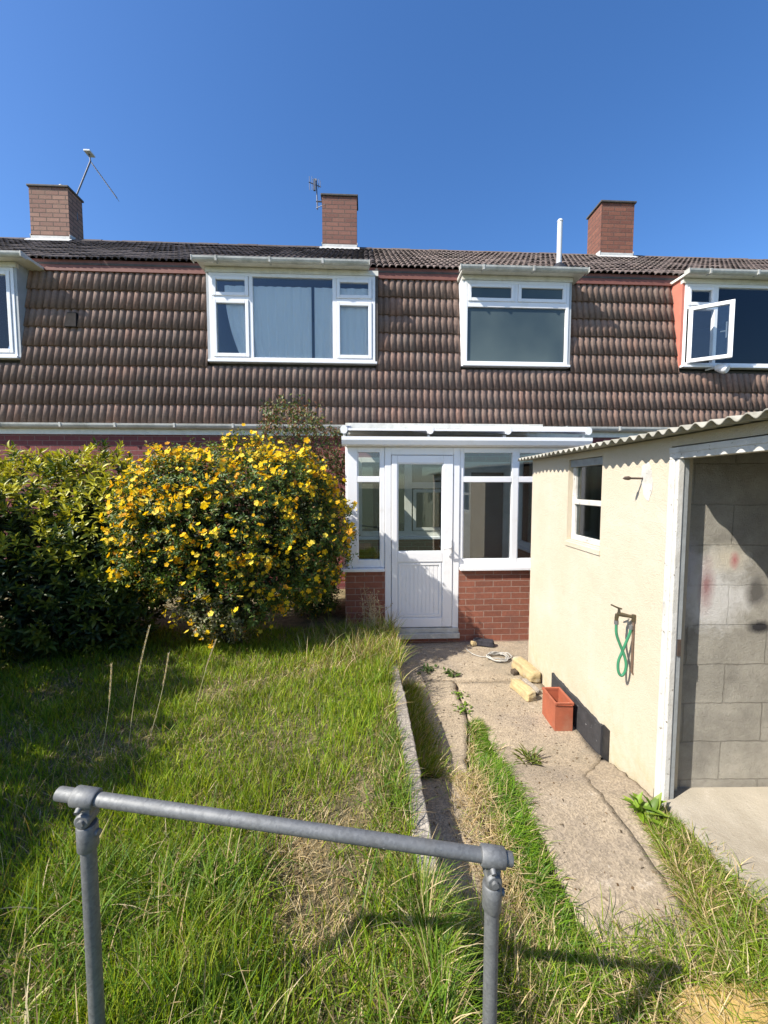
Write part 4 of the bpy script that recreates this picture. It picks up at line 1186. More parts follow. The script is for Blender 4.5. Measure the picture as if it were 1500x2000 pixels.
# stones
def stone(name, loc, size, rz, mat, label, cat, seed):
    import bmesh
    rr = random.Random(seed)
    bm = bmesh.new(); bmesh.ops.create_cube(bm, size=1)
    bmesh.ops.subdivide_edges(bm, edges=bm.edges[:], cuts=3, use_grid_fill=True)
    for v in bm.verts:
        v.co.x *= size[0]; v.co.y *= size[1]; v.co.z *= size[2]
        for i in range(3): v.co[i] += rr.uniform(-.012, .012) * (size[2] / .1)
        v.co.x *= 1 - .12 * (v.co.z > 0)
        v.co.z += size[2] * .5
    me = bpy.data.meshes.new(name); bm.to_mesh(me); bm.free(); me.materials.append(M[mat])
    o = bpy.data.objects.new(name, me); COL.objects.link(o); o.location = loc; o.rotation_euler = (0, 0, rz)
    md = o.modifiers.new('s', 'SUBSURF'); md.levels = 1; md.render_levels = 2
    for p_ in me.polygons: p_.use_smooth = True
    tag(o, label, cat); return o
zf = lambda y: float(gz(y)) + .003
stone('stone_block', (1.44, 3.48, zf(3.4)), (.10, .30, .09), radians(12), 'sandstone', 'pale sandstone block, the one lying nearest the planter', 'stone', 3)
stone('stone_block', (1.61, 3.82, zf(3.7)), (.13, .38, .12), radians(6), 'sandstone', 'yellow sandstone block resting against the foot of the shed', 'stone', 5)
stone('stone_chunk', (1.55, 3.56, zf(3.5)), (.05, .24, .05), radians(10), 'kerb', 'thin grey stone wedged between the sandstone blocks', 'stone', 9)
stone('pebble', (1.50, 3.84, zf(3.8)), (.06, .065, .045), radians(10), 'bark', 'small brown stone left of the sandstone blocks', 'stone', 8)
# cable coil and dark lump by the porch wall
t = empty('cable_coil', (1.46, 4.20, float(gz(4.2)))); tag(t, 'loose coil of grey cable on the concrete by the porch', 'cable')
p = MB(); rr = random.Random(8)
for L_ in range(6):
    pts = []
    cx, cy = rr.uniform(-.03, .04), rr.uniform(-.02, .02); ra = rr.uniform(.09, .16); rb = rr.uniform(.07, .12); ph = rr.uniform(0, 6)
    for k in range(30):
        a = ph + 2 * pi * k / 28
        pts.append((cx + ra * cos(a) * (1 + .1 * sin(3 * a + ph)), cy + rb * sin(a), .012 + L_ * .006 + .006 * sin(5 * a + L_)))
    p.tube(pts, .0062, 6)
p.tube(bez([(-.10, .02, .02), (-.19, .06, .01), (-.26, .14, .012), (-.30, .22, .03)]), .0045, 6)
p.build('cable', M['wire'], t)
stone('cloth_bundle', (1.42, 4.62, float(gz(4.5)) + .003), (.27, .10, .07), radians(-20), 'lump', 'crumpled dark cloth against the porch brickwork', 'cloth', 12)
stone('broken_brick', (1.30, 4.62, float(gz(4.5)) + .003), (.07, .05, .05), radians(15), 'sandstone', 'small yellowish broken brick beside the dark cloth', 'brick', 15)
# ochre stone slab in the near right corner
t = stone('paving_slab', (1.52, .895, -.07), (1.15, .62, .12), radians(-2), 'ochre', 'ochre stone slab half hidden by straw in the near right corner', 'slab', 21)

# ================================================================== HANDRAIL
A = Vector((-.771, .994, .981)); B = Vector((.356, .900, .844))
rail = empty('handrail', (-.2, .95, 0)); tag(rail, 'galvanised steel pipe handrail on two posts in the foreground', 'handrail')
off = Vector((-.2, .95, 0))
p = MB(); d_ = (B - A).normalized()
p.tube([A - off, A + d_ * .003 - off, B - d_ * .003 - off, B - off], [.0150, .0163, .0163, .0150], 32); p.build('rail', M['galv'], rail)
side_ = Vector((0, 0, 1)).cross(d_).normalized()
for (u, zb, tw) in ((.072, .12, .9), (1.092, -.05, 1.0)):
    c = A + d_ * u
    px_, py_ = c.x, c.y
    k = MB()
    k.tube([c - d_ * .029 - off, c - d_ * .026 - off, c + d_ * .026 - off, c + d_ * .029 - off], [.0212, .0235, .0235, .0212], 28)
    lug = c + Vector((0, 0, -.029))
    k.box(lug.x - .016 - off.x, lug.x + .016 - off.x, lug.y - .013 - off.y, lug.y + .013 - off.y, lug.z - .026, lug.z + .012)
    # hinge eye
    k.tube([Vector((c.x, c.y - .021, c.z - .050)) - off, Vector((c.x, c.y - .0185, c.z - .050)) - off, Vector((c.x, c.y + .0185, c.z - .050)) - off, Vector((c.x, c.y + .021, c.z - .050)) - off], [.0155, .0188, .0188, .0155], 24)
    k.tube([Vector((c.x, c.y - .027, c.z - .050)) - off, Vector((c.x, c.y - .021, c.z - .050)) - off], [.0085, .0095], 6)
    k.tube([Vector((c.x - .005, c.y - .028, c.z - .020)) - off, Vector((c.x - .005, c.y - .018, c.z - .016)) - off], [.0062, .0078], 8)
    k.tube([Vector((c.x, c.y, c.z - .068)) - off, Vector((c.x, c.y, c.z - .071)) - off, Vector((c.x, c.y, c.z - .130)) - off, Vector((c.x, c.y, c.z - .133)) - off], [.0212, .0235, .0235, .0215], 28)
    k.tube([Vector((c.x + .021, c.y, c.z - .092)) - off, Vector((c.x + .030, c.y - .002, c.z - .092)) - off], [.009, .0085], 8)
    k.build('clamp', M['galv'], rail)
    q = MB(); q.tube([Vector((c.x, c.y, c.z - .12)) - off, Vector((c.x, c.y, zb)) - off], .0176, 28); q.build('post', M['galv'], rail)

# ================================================================== VEGETATION
def blades(name, root, h, w, lean_az, lean, curve, cols, mat, parent=None, segs=3):
    N_ = len(root)
    ts = np.linspace(0, 1, segs + 1)
    dirv = np.stack([np.cos(lean_az), np.sin(lean_az), np.zeros(N_)], 1)
    face = lean_az + R.uniform(-1.2, 1.2, N_)
    side = np.stack([-np.sin(face), np.cos(face), np.zeros(N_)], 1)
    rows = []
    for i, t_ in enumerate(ts):
        ang = lean + curve * t_
        # integrate roughly
        amid = lean + curve * t_ * .5
        p = root + dirv * (h * t_ * np.sin(amid))[:, None]; p[:, 2] += h * t_ * np.cos(amid)
        if i < segs:
            wd = w * (1 - .12 * i - .5 * max(0, t_ - .5))
            rows.append(p - side * wd[:, None] / 2); rows.append(p + side * wd[:, None] / 2)
        else: rows.append(p)
    nv = 2 * segs + 1
    V = np.stack(rows, 1).reshape(-1, 3)
    f = []; st = []
    for i in range(segs - 1):
        f += [2 * i, 2 * i + 1, 2 * i + 3, 2 * i + 2]; st.append(4)
    f += [2 * segs - 2, 2 * segs - 1, 2 * segs]; st.append(3)
    loops = (np.array(f)[None] + (np.arange(N_) * nv)[:, None]).ravel(); sizes = np.tile(np.array(st), N_)
    # base of each blade is tinted darker than the rest
    k = np.array([.75] * 2 + [1.0] * (nv - 2))
    C = (cols[:, None, :] * k[None, :, None]).reshape(-1, 3)
    return raw_mesh(name, V, loops, sizes, mat, parent, cols=C)

GREENS = np.array([(.215, .330, .012), (.170, .290, .012), (.290, .370, .012), (.105, .190, .016), (.320, .365, .035)])
STRAWS = np.array([(.58, .45, .24), (.48, .36, .17), (.64, .53, .32), (.34, .25, .12)])
def grass_cols(n, straw_p):
    gcol = GREENS[R.integers(0, len(GREENS), n)] * R.uniform(.75, 1.25, (n, 1))
    scol = STRAWS[R.integers(0, len(STRAWS), n)] * R.uniform(.8, 1.2, (n, 1))
    pick = R.random(n) < straw_p
    return np.where(pick[:, None], scol, gcol), pick

# lawn: density follows distance from where the picture needs it, area a little wider than seen
def lawn_pts(n):
    out = []
    while sum(len(a) for a in out) < n:
        y = R.uniform(.25, 4.6, n); x = R.uniform(-4.6, .205, n)
        keep = (x > -(1.15 * y + .9)) & (R.random(n) < np.clip(1.5 / (y + .35), .18, 1))
        out.append(np.stack([x[keep], y[keep]], 1))
    return np.concatenate(out)[:n]
P_ = lawn_pts(120000); n = len(P_)
x, y = P_[:, 0], P_[:, 1]
dry = .75 * noise2(x, y, 2.6, 0) + .6 * noise2(x, y, 8.0, 4)
dry = dry * 1.15; dry += 1.1 * np.exp(-(((x - .08) / .16) ** 2 + ((y - 2.1) / .35) ** 2)) + 1.3 * np.exp(-(((x + .20) / .22) ** 2 + ((y - 1.50) / .22) ** 2)) + 1.0 * np.exp(-(((x + 1.0) / .2) ** 2 + ((y - 1.25) / .12) ** 2)) + .8 * np.exp(-(((x - .15) / .08) ** 2 + ((y - 2.3) / .9) ** 2)) + .6 * np.exp(-(((x + .6) / .5) ** 2 + ((y - 3.4) / .25) ** 2))
strawp = np.clip(.17 + .42 * dry, .05, .88)
kp = R.random(n) > .12 * np.clip(dry - .5, 0, 1); P_ = P_[kp]; x, y, dry, strawp = x[kp], y[kp], dry[kp], strawp[kp]; n = len(x)
cols, isst = grass_cols(n, strawp); cols = cols * (1 + .22 * noise2(x, y, 4.4, 7))[:, None]
tall = np.clip(.5 + .5 * noise2(x, y, 3.1, 2), 0, 1)
h = (.040 + .075 * tall) * R.uniform(.6, 1.5, n)
near = np.clip((1.9 - y) / .8, 0, 1) * np.clip((x + 1.1) / .6, 0, 1)
h *= 1 + .9 * near * tall
edge = np.exp(-((x - .16) / .12) ** 2) * np.clip((y - 2.3) / .6, 0, 1)
h *= 1 + .9 * edge
h *= 1 - .5 * np.clip(dry, 0, 1)
lean = np.abs(R.normal(.25, .28, n)); lean = np.where(isst, lean + R.uniform(.3, 1.1, n), lean)
wid = R.uniform(.0022, .0048, n) * (1 + .25 * np.clip(y - 1.5, 0, 3))
az = R.uniform(-pi, pi, n)
root = np.stack([x, y, lz(x, y) - .004], 1)
o = blades('lawn_grass', root, h, wid, az, np.clip(lean, 0, 1.45), R.uniform(.1, .9, n), cols, M['grass'])
tag(o, 'rough unmown lawn of bright green and straw coloured grass left of the kerb', 'grass', kind='stuff')

# long loose blades on the lawn nearest the camera and along the kerb
n = 9800
y = np.concatenate([R.uniform(.8, 1.6, 7200), R.uniform(1.1, 3.5, 2600)]); x = np.concatenate([R.uniform(-1.2, .24, 7200), R.normal(.15, .06, 2600)]); x = np.minimum(x, .21)
k = noise2(x, y, 4.0, 3) + R.normal(0, .25, len(x)) > .05; x, y = x[k], y[k]; n = len(x)
cols, isst = grass_cols(n, np.full(n, .16)); cols = np.where(isst[:, None], cols, cols * np.array([.62, .72, 1.0]))
h = R.uniform(.09, .26, n) * np.interp(y, [1.4, 2.2], [1, .55])
o = blades('long_grass', np.stack([x, y, lz(x, y)], 1), h, R.uniform(.0035, .007, n), R.uniform(-pi, pi, n), R.uniform(.1, .7, n), R.uniform(.4, 1.5, n), cols, M['grass'], segs=5)
tag(o, 'long arching grass blades rising out of the near lawn', 'grass', kind='stuff')

n = 1500
y = R.uniform(.75, 3.6, n) ** 1.0; x = R.uniform(-2.6, .2, n); k = (x > -(1.0 * y + .3)) & (noise2(x, y, 3.3, 5) > -.1); x, y = x[k], y[k]; n = len(x)
cols = STRAWS[R.integers(0, 4, n)] * R.uniform(.8, 1.15, (n, 1))
o = blades('wispy_grass', np.stack([x, y, lz(x, y)], 1), R.uniform(.12, .34, n) * np.interp(y, [1, 2.2, 3.5], [1.0, .6, .6]), R.uniform(.0014, .0026, n), R.uniform(-pi, pi, n), R.uniform(.0, .55, n), R.uniform(.1, .8, n), cols, M['grass'], segs=5)
tag(o, 'thin pale wispy stalks standing above the lawn', 'grass', kind='stuff')

# strip of grass down the middle of the path
n = 12000
y = R.uniform(1.22, 3.06, n) ** 1.0
cx = np.interp(y, [1.2, 1.8, 2.35, 2.9, 3.1], [.71, .72, .80, .89, .88]) + .02 * np.sin(y * 4.1)
half = np.interp(y, [1.2, 1.6, 2.0, 2.4, 2.8, 3.1], [.12, .10, .09, .10, .09, .03])
x = cx + R.normal(0, .55, n) * half * .9
cols, isst = grass_cols(n, np.clip(.10 + .5 * (x < cx - half * .7), 0, 1)); cols[:, 1] *= 1.02
cols = np.where(isst[:, None], cols, cols * np.array([.58, .74, .9]) * (1 + .25 * noise2(x, y, 9, 2))[:, None])
h = R.uniform(.045, .14, n) * np.clip(.85 + .45 * noise2(x, y, 11, 6), .4, 1.4)
az = R.normal(-.25, 1.1, n)
o = blades('grass_strip', np.stack([x, y, gz(y) - .03], 1), h, R.uniform(.0035, .0075, n), az, R.uniform(.1, .6, n), R.uniform(.9, 2.1, n), cols, M['grass'], segs=5)
tag(o, 'lush green strip of grass between the two concrete path slabs', 'grass', kind='stuff')

# straw and dry stalks lying left of the strip and elsewhere on the bed
n = 3400
y = R.uniform(1.0, 2.4, n); x = R.normal(.60, .07, n) + .08 * np.clip(y - 2, 0, 1)
k = R.random(n) < .4
y = np.where(k, R.uniform(.75, 1.25, n), y); x = np.where(k, R.uniform(.34, 2.3, n), x)
cols, _ = grass_cols(n, np.full(n, .86))
o = blades('dry_straw', np.stack([x, y, gz(y) + np.where(k, .05, .012)], 1), R.uniform(.04, .13, n), R.uniform(.002, .004, n), R.uniform(-pi, pi, n), R.uniform(1.0, 1.5, n), R.uniform(-.1, .3, n), cols, M['grass'])
tag(o, 'flattened pale straw scattered beside the path strip and over the near edge', 'straw', kind='stuff')

# rough grass on the right beside the pad, and across the near end
n = 20000
y = R.uniform(1.0, 2.0, n); sx0 = 1.29 + .26 * np.clip(y - 1.25, 0, 1)
x = np.where(R.random(n) < .62, sx0 + np.abs(R.normal(0, .22, n)) * (1.15 - .55 * (y - 1.0)), 0)
k = x == 0
x = np.where(k, R.uniform(.33, 1.9, n), x); y = np.where(k, R.normal(1.22, .10, n), y)
keep = (x < 2.2) & ~((y > 1.45) & (x > 1.60 + .25 * (2 - y)))
x, y = x[keep], y[keep]; n = len(x)
cols, isst = grass_cols(n, np.clip(.26 + .35 * noise2(x, y, 6, 1), .06, .7)); cols = np.where(isst[:, None], cols, cols * np.array([.80, .85, 1.1]))
h = R.uniform(.03, .16, n) * np.interp(y, [1, 1.4, 2], [1.3, 1.1, .6])
o = blades('rough_grass', np.stack([x, y, gz(y) - .02], 1), h, R.uniform(.0025, .0065, n), R.uniform(-pi, pi, n), R.uniform(.1, .8, n), R.uniform(.5, 2.0, n), cols, M['grass'], segs=5)
tag(o, 'rough mixed grass between the path slab and the shed floor', 'grass', kind='stuff')

# grass spilling over the far kerb
n = 5200
y = R.uniform(2.35, 3.6, n); x = .33 + np.abs(R.normal(0, .07, n))
cols, isst = grass_cols(n, np.full(n, .3)); cols = np.where(isst[:, None], cols, cols * .9)
o = blades('kerb_grass', np.stack([x, y, gz(y) - .01], 1), R.uniform(.05, .16, n), R.uniform(.003, .006, n), R.normal(.2, 1.0, n), R.uniform(.1, .7, n), R.uniform(.2, 1.2, n), cols, M['grass'])
tag(o, 'unkempt grass tufts growing at the path foot of the kerb', 'grass', kind='stuff')
n = 1600
y = R.uniform(.85, 1.45, n); x = R.uniform(.31, .52, n)
cols, isst = grass_cols(n, np.full(n, .3))
o = blades('kerb_grass', np.stack([x, y, gz(y) - .01], 1), R.uniform(.06, .2, n), R.uniform(.003, .006, n), R.uniform(-pi, pi, n), R.uniform(.1, .6, n), R.uniform(.2, 1.2, n), cols, M['grass'], segs=4)
tag(o, 'weedy grass round the near post in the shade of the kerb', 'grass', kind='stuff')

# crumbs of mortar, twigs and dead leaf bits lying on the path
n = 900
y = R.uniform(1.3, 4.7, n); x = np.where(R.random(n) < .5, .9 + R.random(n) * .75, .32 + R.random(n) * .5) + .03 * (y - 2)
k = (x < 1.27 + .035 * y) | (y > 2.5); x, y = x[k], y[k]; n = len(x)
cc = np.array([(.10, .075, .05), (.22, .17, .11), (.38, .33, .26), (.16, .10, .05)])[R.integers(0, 4, n)] * R.uniform(.7, 1.3, (n, 1))
o = scatter('debris', [(-.5, -.5, 0), (.5, -.4, 0), (.4, .5, 0), (-.4, .6, 0), (0, 0, .5)], [(0, 1, 4), (1, 2, 4), (2, 3, 4), (3, 0, 4)],
            np.stack([x, y, gz(y) + .006], 1), np.stack([np.cos(x * 900), np.sin(x * 900), 0 * x], 1), np.stack([0 * x, 0 * x, 1 + 0 * x], 1),
            np.stack([R.uniform(.003, .012, n), R.uniform(.004, .022, n), R.uniform(.003, .009, n)], 1), cc, M['leaf'])
tag(o, 'crumbs, twigs and dead leaf bits scattered over the concrete path', 'debris', kind='stuff')

n = 1500
y = R.uniform(.95, 1.42, n); x = R.normal(.27, .05, n)
cols, isst = grass_cols(n, np.full(n, .25)); cols = np.where(isst[:, None], cols, cols * np.array([.62, .72, 1.0]))
z = np.where(x < .3, lz(np.minimum(x, .2), y), gz(y))
o = blades('kerb_grass', np.stack([np.where(x < .3, np.minimum(x, .208), np.maximum(x, .31)), y, z - .01], 1), R.uniform(.10, .26, n), R.uniform(.003, .006, n), R.normal(0, 1.3, n), R.uniform(.2, .7, n), R.uniform(.5, 1.6, n), cols, M['grass'], segs=5)
tag(o, 'long grass arching over the nearest end of the kerb', 'grass', kind='stuff')

# broad-leaved weeds (things one could lift)
LEAF = [(0, 0, 0), (-.5, .35, .06), (0, .4, 0), (.5, .35, .06), (-.42, .7, .03), (0, .75, -.05), (.42, .7, .03), (0, 1.05, -.16)]
LEAFF = [(0, 2, 1), (0, 3, 2), (1, 2, 5, 4), (2, 3, 6, 5), (4, 5, 7), (5, 6, 7)]
def weed(name, loc, nl, L_, Wd, cols, label, cat, seed, flat=.5, spread=.03, loop=1.0):
    rg = np.random.default_rng(seed)
    az = rg.uniform(0, 2 * pi, nl); el = rg.uniform(.15, flat + .5, nl)
    fwd = np.stack([np.cos(az) * np.cos(el), np.sin(az) * np.cos(el), np.sin(el)], 1)
    nor = np.stack([-np.cos(az) * np.sin(el), -np.sin(az) * np.sin(el), np.cos(el)], 1) + rg.normal(0, .15, (nl, 3))
    pos = np.stack([rg.normal(0, spread, nl), rg.normal(0, spread, nl), np.abs(rg.normal(0, .008, nl))], 1)
    ln = L_ * rg.uniform(.55, 1.15, nl); wd = Wd * rg.uniform(.7, 1.2, nl)
    c = np.array(cols)[rg.integers(0, len(cols), nl)] * rg.uniform(.8, 1.2, (nl, 1))
    t = empty(name, loc); tag(t, label, cat)
    scatter('leaves', LEAF, LEAFF, pos, fwd, nor, np.stack([wd, ln, ln], 1), c, M['leaf'], t)
    s = MB(); s.tube([(0, 0, -.02), (.01, 0, .02)], [.006, .004], 6); s.build('stem', M['bark'], t)
    return t
weed('dock_plant', (1.475, 1.95, .0), 20, .135, .040, [(.17, .27, .02), (.12, .21, .02), (.22, .30, .035)], 'broad leaved bright green dock at the foot of the shed post', 'weed', 5, .8, .025)
weed('dandelion', (1.115, 2.56, float(gz(2.56))), 46, .095, .014, [(.10, .13, .025), (.17, .16, .05), (.14, .18, .02)], 'low dandelion rosette in the middle of the right path slab', 'weed', 6, .5, .03)
weed('weed_tuft', (.86, 3.86, float(gz(3.86))), 34, .07, .022, [(.06, .11, .02), (.09, .13, .03)], 'small dark weed near the porch, the right one of two', 'weed', 7, .6, .04)
weed('weed_tuft', (.64, 3.93, float(gz(3.93))), 30, .06, .022, [(.06, .11, .02), (.08, .12, .03)], 'small dark weed near the porch, the left one of two', 'weed', 8, .6, .04)
weed('crack_weed', (.84, 3.24, float(gz(3.24))), 40, .035, .020, [(.15, .24, .02), (.12, .20, .02)], 'tiny bright weed growing from the crack beyond the grass strip', 'weed', 9, .6, .05)
weed('crack_weed', (.87, 3.50, float(gz(3.5))), 26, .03, .020, [(.15, .24, .02), (.12, .20, .02)], 'tiniest weed at the far end of the path crack', 'weed', 10, .6, .03)

# tall seed stalks
def seed_stalk(loc, top, label, seed):
    rg = random.Random(seed)
    t = empty('seed_stalk', loc); tag(t, label, 'grass stalk', 'tall seed stalks standing out of the lawn')
    d0 = Vector(top) - Vector(loc); L_ = d0.length
    pts = [Vector((0, 0, 0)) + d0 * u + Vector((.06 * L_ * sin(u * 2.6), 0, 0)) * (1 if seed % 2 else -1) * .5 for u in np.linspace(0, 1, 12)]
    m_ = MB(); m_.tube(pts, [.0019 - .0008 * k / 11 for k in range(12)], 5); m_.build('stem', M['straw'], t)
    hd = []; fw = []; nr = []; sc_ = []
    for k in range(64):
        u = .62 + .38 * k / 63; i = min(int(u * 11), 10); p = pts[i].lerp(pts[i + 1], u * 11 - i)
        a = k * 2.4; dd = Vector((cos(a) * .35, sin(a) * .35, 1)).normalized()
        hd.append(p); fw.append(dd); nr.append((cos(a), sin(a), 0)); sc_.append((.0055, .017, .017))
    scatter('seed_head', LEAF, LEAFF, np.array(hd), np.array(fw), np.array(nr), np.array(sc_), np.tile(np.array([(.62, .54, .40)]), (64, 1)), M['leaf'], t)
M['straw'] = mottled('straw_stem', (.46, .40, .22, 1), (.56, .48, .28, 1), 30, .8, 0)
for loc, top, lab, sd_ in (((-1.518, 2.27, .18), (-1.44, 2.27, .74), 'tall grass seed stalk, leftmost of the four on the lawn', 1),
                          ((-1.41, 2.352, .18), (-1.245, 2.352, .93), 'tallest grass seed stalk on the lawn, in front of the dark hedge', 2),
                          ((-1.34, 2.45, .18), (-1.235, 2.5, .70), 'short grass seed stalk just right of the tallest one', 3),
                          ((-1.16, 2.66, .18), (-.985, 2.66, .72), 'leaning grass seed stalk, rightmost of the four on the lawn', 4)):
    seed_stalk(loc, top, lab, sd_)

# dried flower plant before the porch's left wall
t = empty('dried_plant', (.06, 4.30, .07)); tag(t, 'dead brown flower stalks in front of the porch left wall', 'plant')
rg = np.random.default_rng(3); s = MB(); tips = []
for k in range(16):
    bx, by = rg.normal(0, .06), rg.normal(0, .05); hh = rg.uniform(.25, .62); dx, dy = rg.normal(0, .10), rg.normal(0, .06)
    pts = [Vector((bx + dx * u * u, by + dy * u * u, hh * u)) for u in np.linspace(0, 1, 6)]
    s.tube(pts, .0022, 4, cap=False)
    for j in range(9):
        u = rg.uniform(.35, 1); c = Vector((bx + dx * u * u, by + dy * u * u, hh * u)); e = c + Vector((rg.normal(0, .04), rg.normal(0, .04), rg.uniform(.0, .05)))
        s.tube([c, e], .0014, 3, cap=False); tips.append(e)
s.build('stem', M['straw'], t)
tips = np.array([tuple(q) for q in tips]); tips = np.repeat(tips, 3, 0); nt_ = len(tips)
o = scatter('seed_head', LEAF, LEAFF, tips + rg.normal(0, .006, (nt_, 3)), rg.normal(0, 1, (nt_, 3)), rg.normal(0, 1, (nt_, 3)), np.tile([[.011, .014, .014]], (nt_, 1)), np.tile([[.42, .29, .18]], (nt_, 1)) * rg.uniform(.6, 1.4, (nt_, 1)), M['leaf'], t)
o['kind'] = 'stuff'
# tall tuft beside it
n = 4200
x = R.normal(.0, .28, n); y = R.normal(3.95, .30, n)
cols, _ = grass_cols(n, np.full(n, .45)); cols *= .9
o = blades('grass_tuft', np.stack([np.minimum(x, .3), y, lz(x, y)], 1), R.uniform(.06, .42, n) * np.clip(.6 + .5 * noise2(x, y, 9, 1), .3, 1.2), R.uniform(.003, .007, n), R.uniform(-pi, pi, n), R.uniform(.05, .8, n), R.uniform(.2, 1.2, n), cols, M['grass'], segs=4)
tag(o, 'tall tufts of grass below the left wall of the porch', 'grass', kind='stuff')

# ---------------------------------------------------------------- shrubs
def shell_pts(blobs, n, inner=.72, rg=R, lump=.12):
    """points near the surface of a union of ellipsoids with outward normals"""
    out_p, out_n = [], []
    wts = np.array([b[3] * b[4] + b[4] * b[5] + b[3] * b[5] for b in blobs]); wts = wts / wts.sum()
    for bi, b in enumerate(blobs):
        k = int(n * wts[bi] * 1.7)
        d = unit(rg.normal(0, 1, (k, 3)))
        r_ = np.where(rg.random(k) < .75, rg.uniform(.93, 1.04, k), rg.uniform(inner, .95, k))
        r_ *= 1 + lump * noise2(d[:, 0] * 3 + bi, d[:, 2] * 3 + d[:, 1] * 2, 2.0, 5)
        c = np.array(b[:3]); rad = np.array(b[3:6])
        p = c + d * rad * r_[:, None]; nn = unit(d / rad)
        ok = np.ones(k, bool)
        for bj, b2 in enumerate(blobs):
            if bj == bi: continue
            q = (p - np.array(b2[:3])) / np.array(b2[3:6])
            ok &= (q ** 2).sum(1) > .80
        out_p.append(p[ok]); out_n.append(nn[ok])
    return np.concatenate(out_p), np.concatenate(out_n)

def limbs(parent, base, tips, r0, seed, name='trunk'):
    rg = random.Random(seed); s = MB()
    for tp_ in tips:
        b0 = Vector(base) + Vector((rg.uniform(-.12, .12), rg.uniform(-.1, .1), 0)); tpv = Vector(tp_)
        mid = b0.lerp(tpv, .5) + Vector((rg.uniform(-.1, .1), rg.uniform(-.1, .1), .05))
        pts = bez([b0, mid, tpv], 5)
        s.tube(pts, [r0 * (1 - .8 * i / (len(pts) - 1)) for i in range(len(pts))], 6)
        for k in range(5):
            i = rg.randrange(3, len(pts)); e = pts[i] + Vector((rg.uniform(-.3, .3), rg.uniform(-.25, .25), rg.uniform(.0, .3)))
            s.tube([pts[i], pts[i].lerp(e, .5) + Vector((0, 0, .02)), e], [r0 * .35, r0 * .25, r0 * .1], 5)
    return s.build(name, M['bark'], parent)

LLEAF = [(0, 0, 0), (-.5, .32, .10), (0, .36, 0), (.5, .32, .10), (-.46, .66, .05), (0, .70, -.05), (.46, .66, .05), (0, 1.0, -.17)]
# laurel hedge: reaches out of the picture on the left
hb0 = (-2.9, 4.3, .1)
lau = empty('laurel_hedge', hb0); tag(lau, 'big glossy-leaved evergreen hedge at the left, yellow-green on top', 'hedge')
bl = [(-2.90, 4.45, 1.14, .58, .60, .98), (-3.45, 4.35, 1.05, .78, .75, .96), (-2.62, 4.2, .98, .50, .5, .74), (-4.2, 4.1, 1.0, .9, .8, 1.05), (-2.80, 4.15, .68, .70, .55, .66), (-3.3, 4.0, .75, .8, .58, .78),
      (-4.1, 3.3, 1.1, .80, .8, 1.15), (-3.65, 2.3, 1.15, .72, .80, 1.15), (-3.35, 1.4, 1.10, .68, .75, 1.12), (-3.25, .5, 1.05, .66, .75, 1.05)]
pp, nn = shell_pts(bl, 6200, .55, lump=.2)
ok = pp[:, 2] > .12
pp, nn = pp[ok], nn[ok]
K = 8
n = len(pp) * K
axd = unit(nn * .8 + np.array([0, 0, .75]) + R.normal(0, .25, (len(pp), 3)))
t1 = unit(np.cross(axd, R.normal(0, 1, axd.shape))); t2 = np.cross(axd, t1)
ang = np.tile(np.arange(K) * 2.399, len(pp)) + np.repeat(R.uniform(0, 6.28, len(pp)), K)
tiltk = np.tile(np.linspace(.25, 1.35, K), len(pp)) + R.normal(0, .12, n)
axr = np.repeat(axd, K, 0); a1r = np.repeat(t1, K, 0); a2r = np.repeat(t2, K, 0)
rad = a1r * np.cos(ang)[:, None] + a2r * np.sin(ang)[:, None]
fwd = axr * np.cos(tiltk)[:, None] + rad * np.sin(tiltk)[:, None]
nor = axr * np.sin(tiltk)[:, None] - rad * np.cos(tiltk)[:, None]
fwd[:, 2] -= .18
Ls = R.uniform(.055, .105, n); Ws = Ls * R.uniform(.24, .36, n)
pos = np.repeat(pp, K, 0) - hb0 + axr * (np.tile(np.linspace(.03, -.03, K), len(pp)))[:, None]
base = np.array([(.085, .125, .016), (.050, .088, .016), (.150, .180, .02), (.036, .064, .015)])[R.integers(0, 4, len(pp))]  # leaves below the top coloured darker to deepen the hedge's shade
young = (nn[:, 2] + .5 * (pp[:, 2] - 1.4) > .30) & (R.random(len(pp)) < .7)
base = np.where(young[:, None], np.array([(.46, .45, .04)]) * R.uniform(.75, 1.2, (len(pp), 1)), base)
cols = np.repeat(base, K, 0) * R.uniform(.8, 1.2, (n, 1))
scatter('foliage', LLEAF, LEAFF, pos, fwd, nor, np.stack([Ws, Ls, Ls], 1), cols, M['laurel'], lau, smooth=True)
# inner leaves for depth
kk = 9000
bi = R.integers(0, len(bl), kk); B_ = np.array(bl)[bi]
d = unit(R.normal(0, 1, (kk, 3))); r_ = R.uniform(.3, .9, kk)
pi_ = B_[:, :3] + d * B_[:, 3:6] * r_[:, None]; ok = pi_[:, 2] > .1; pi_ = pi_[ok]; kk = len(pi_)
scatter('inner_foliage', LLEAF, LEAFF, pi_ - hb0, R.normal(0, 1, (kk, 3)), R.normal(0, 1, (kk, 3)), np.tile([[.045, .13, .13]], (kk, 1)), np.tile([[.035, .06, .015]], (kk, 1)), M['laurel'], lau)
limbs(lau, (0, 0, -.05), [(b[0] + 2.9, b[1] - 4.3, b[2] + .2) for b in bl[:6]], .045, 2)

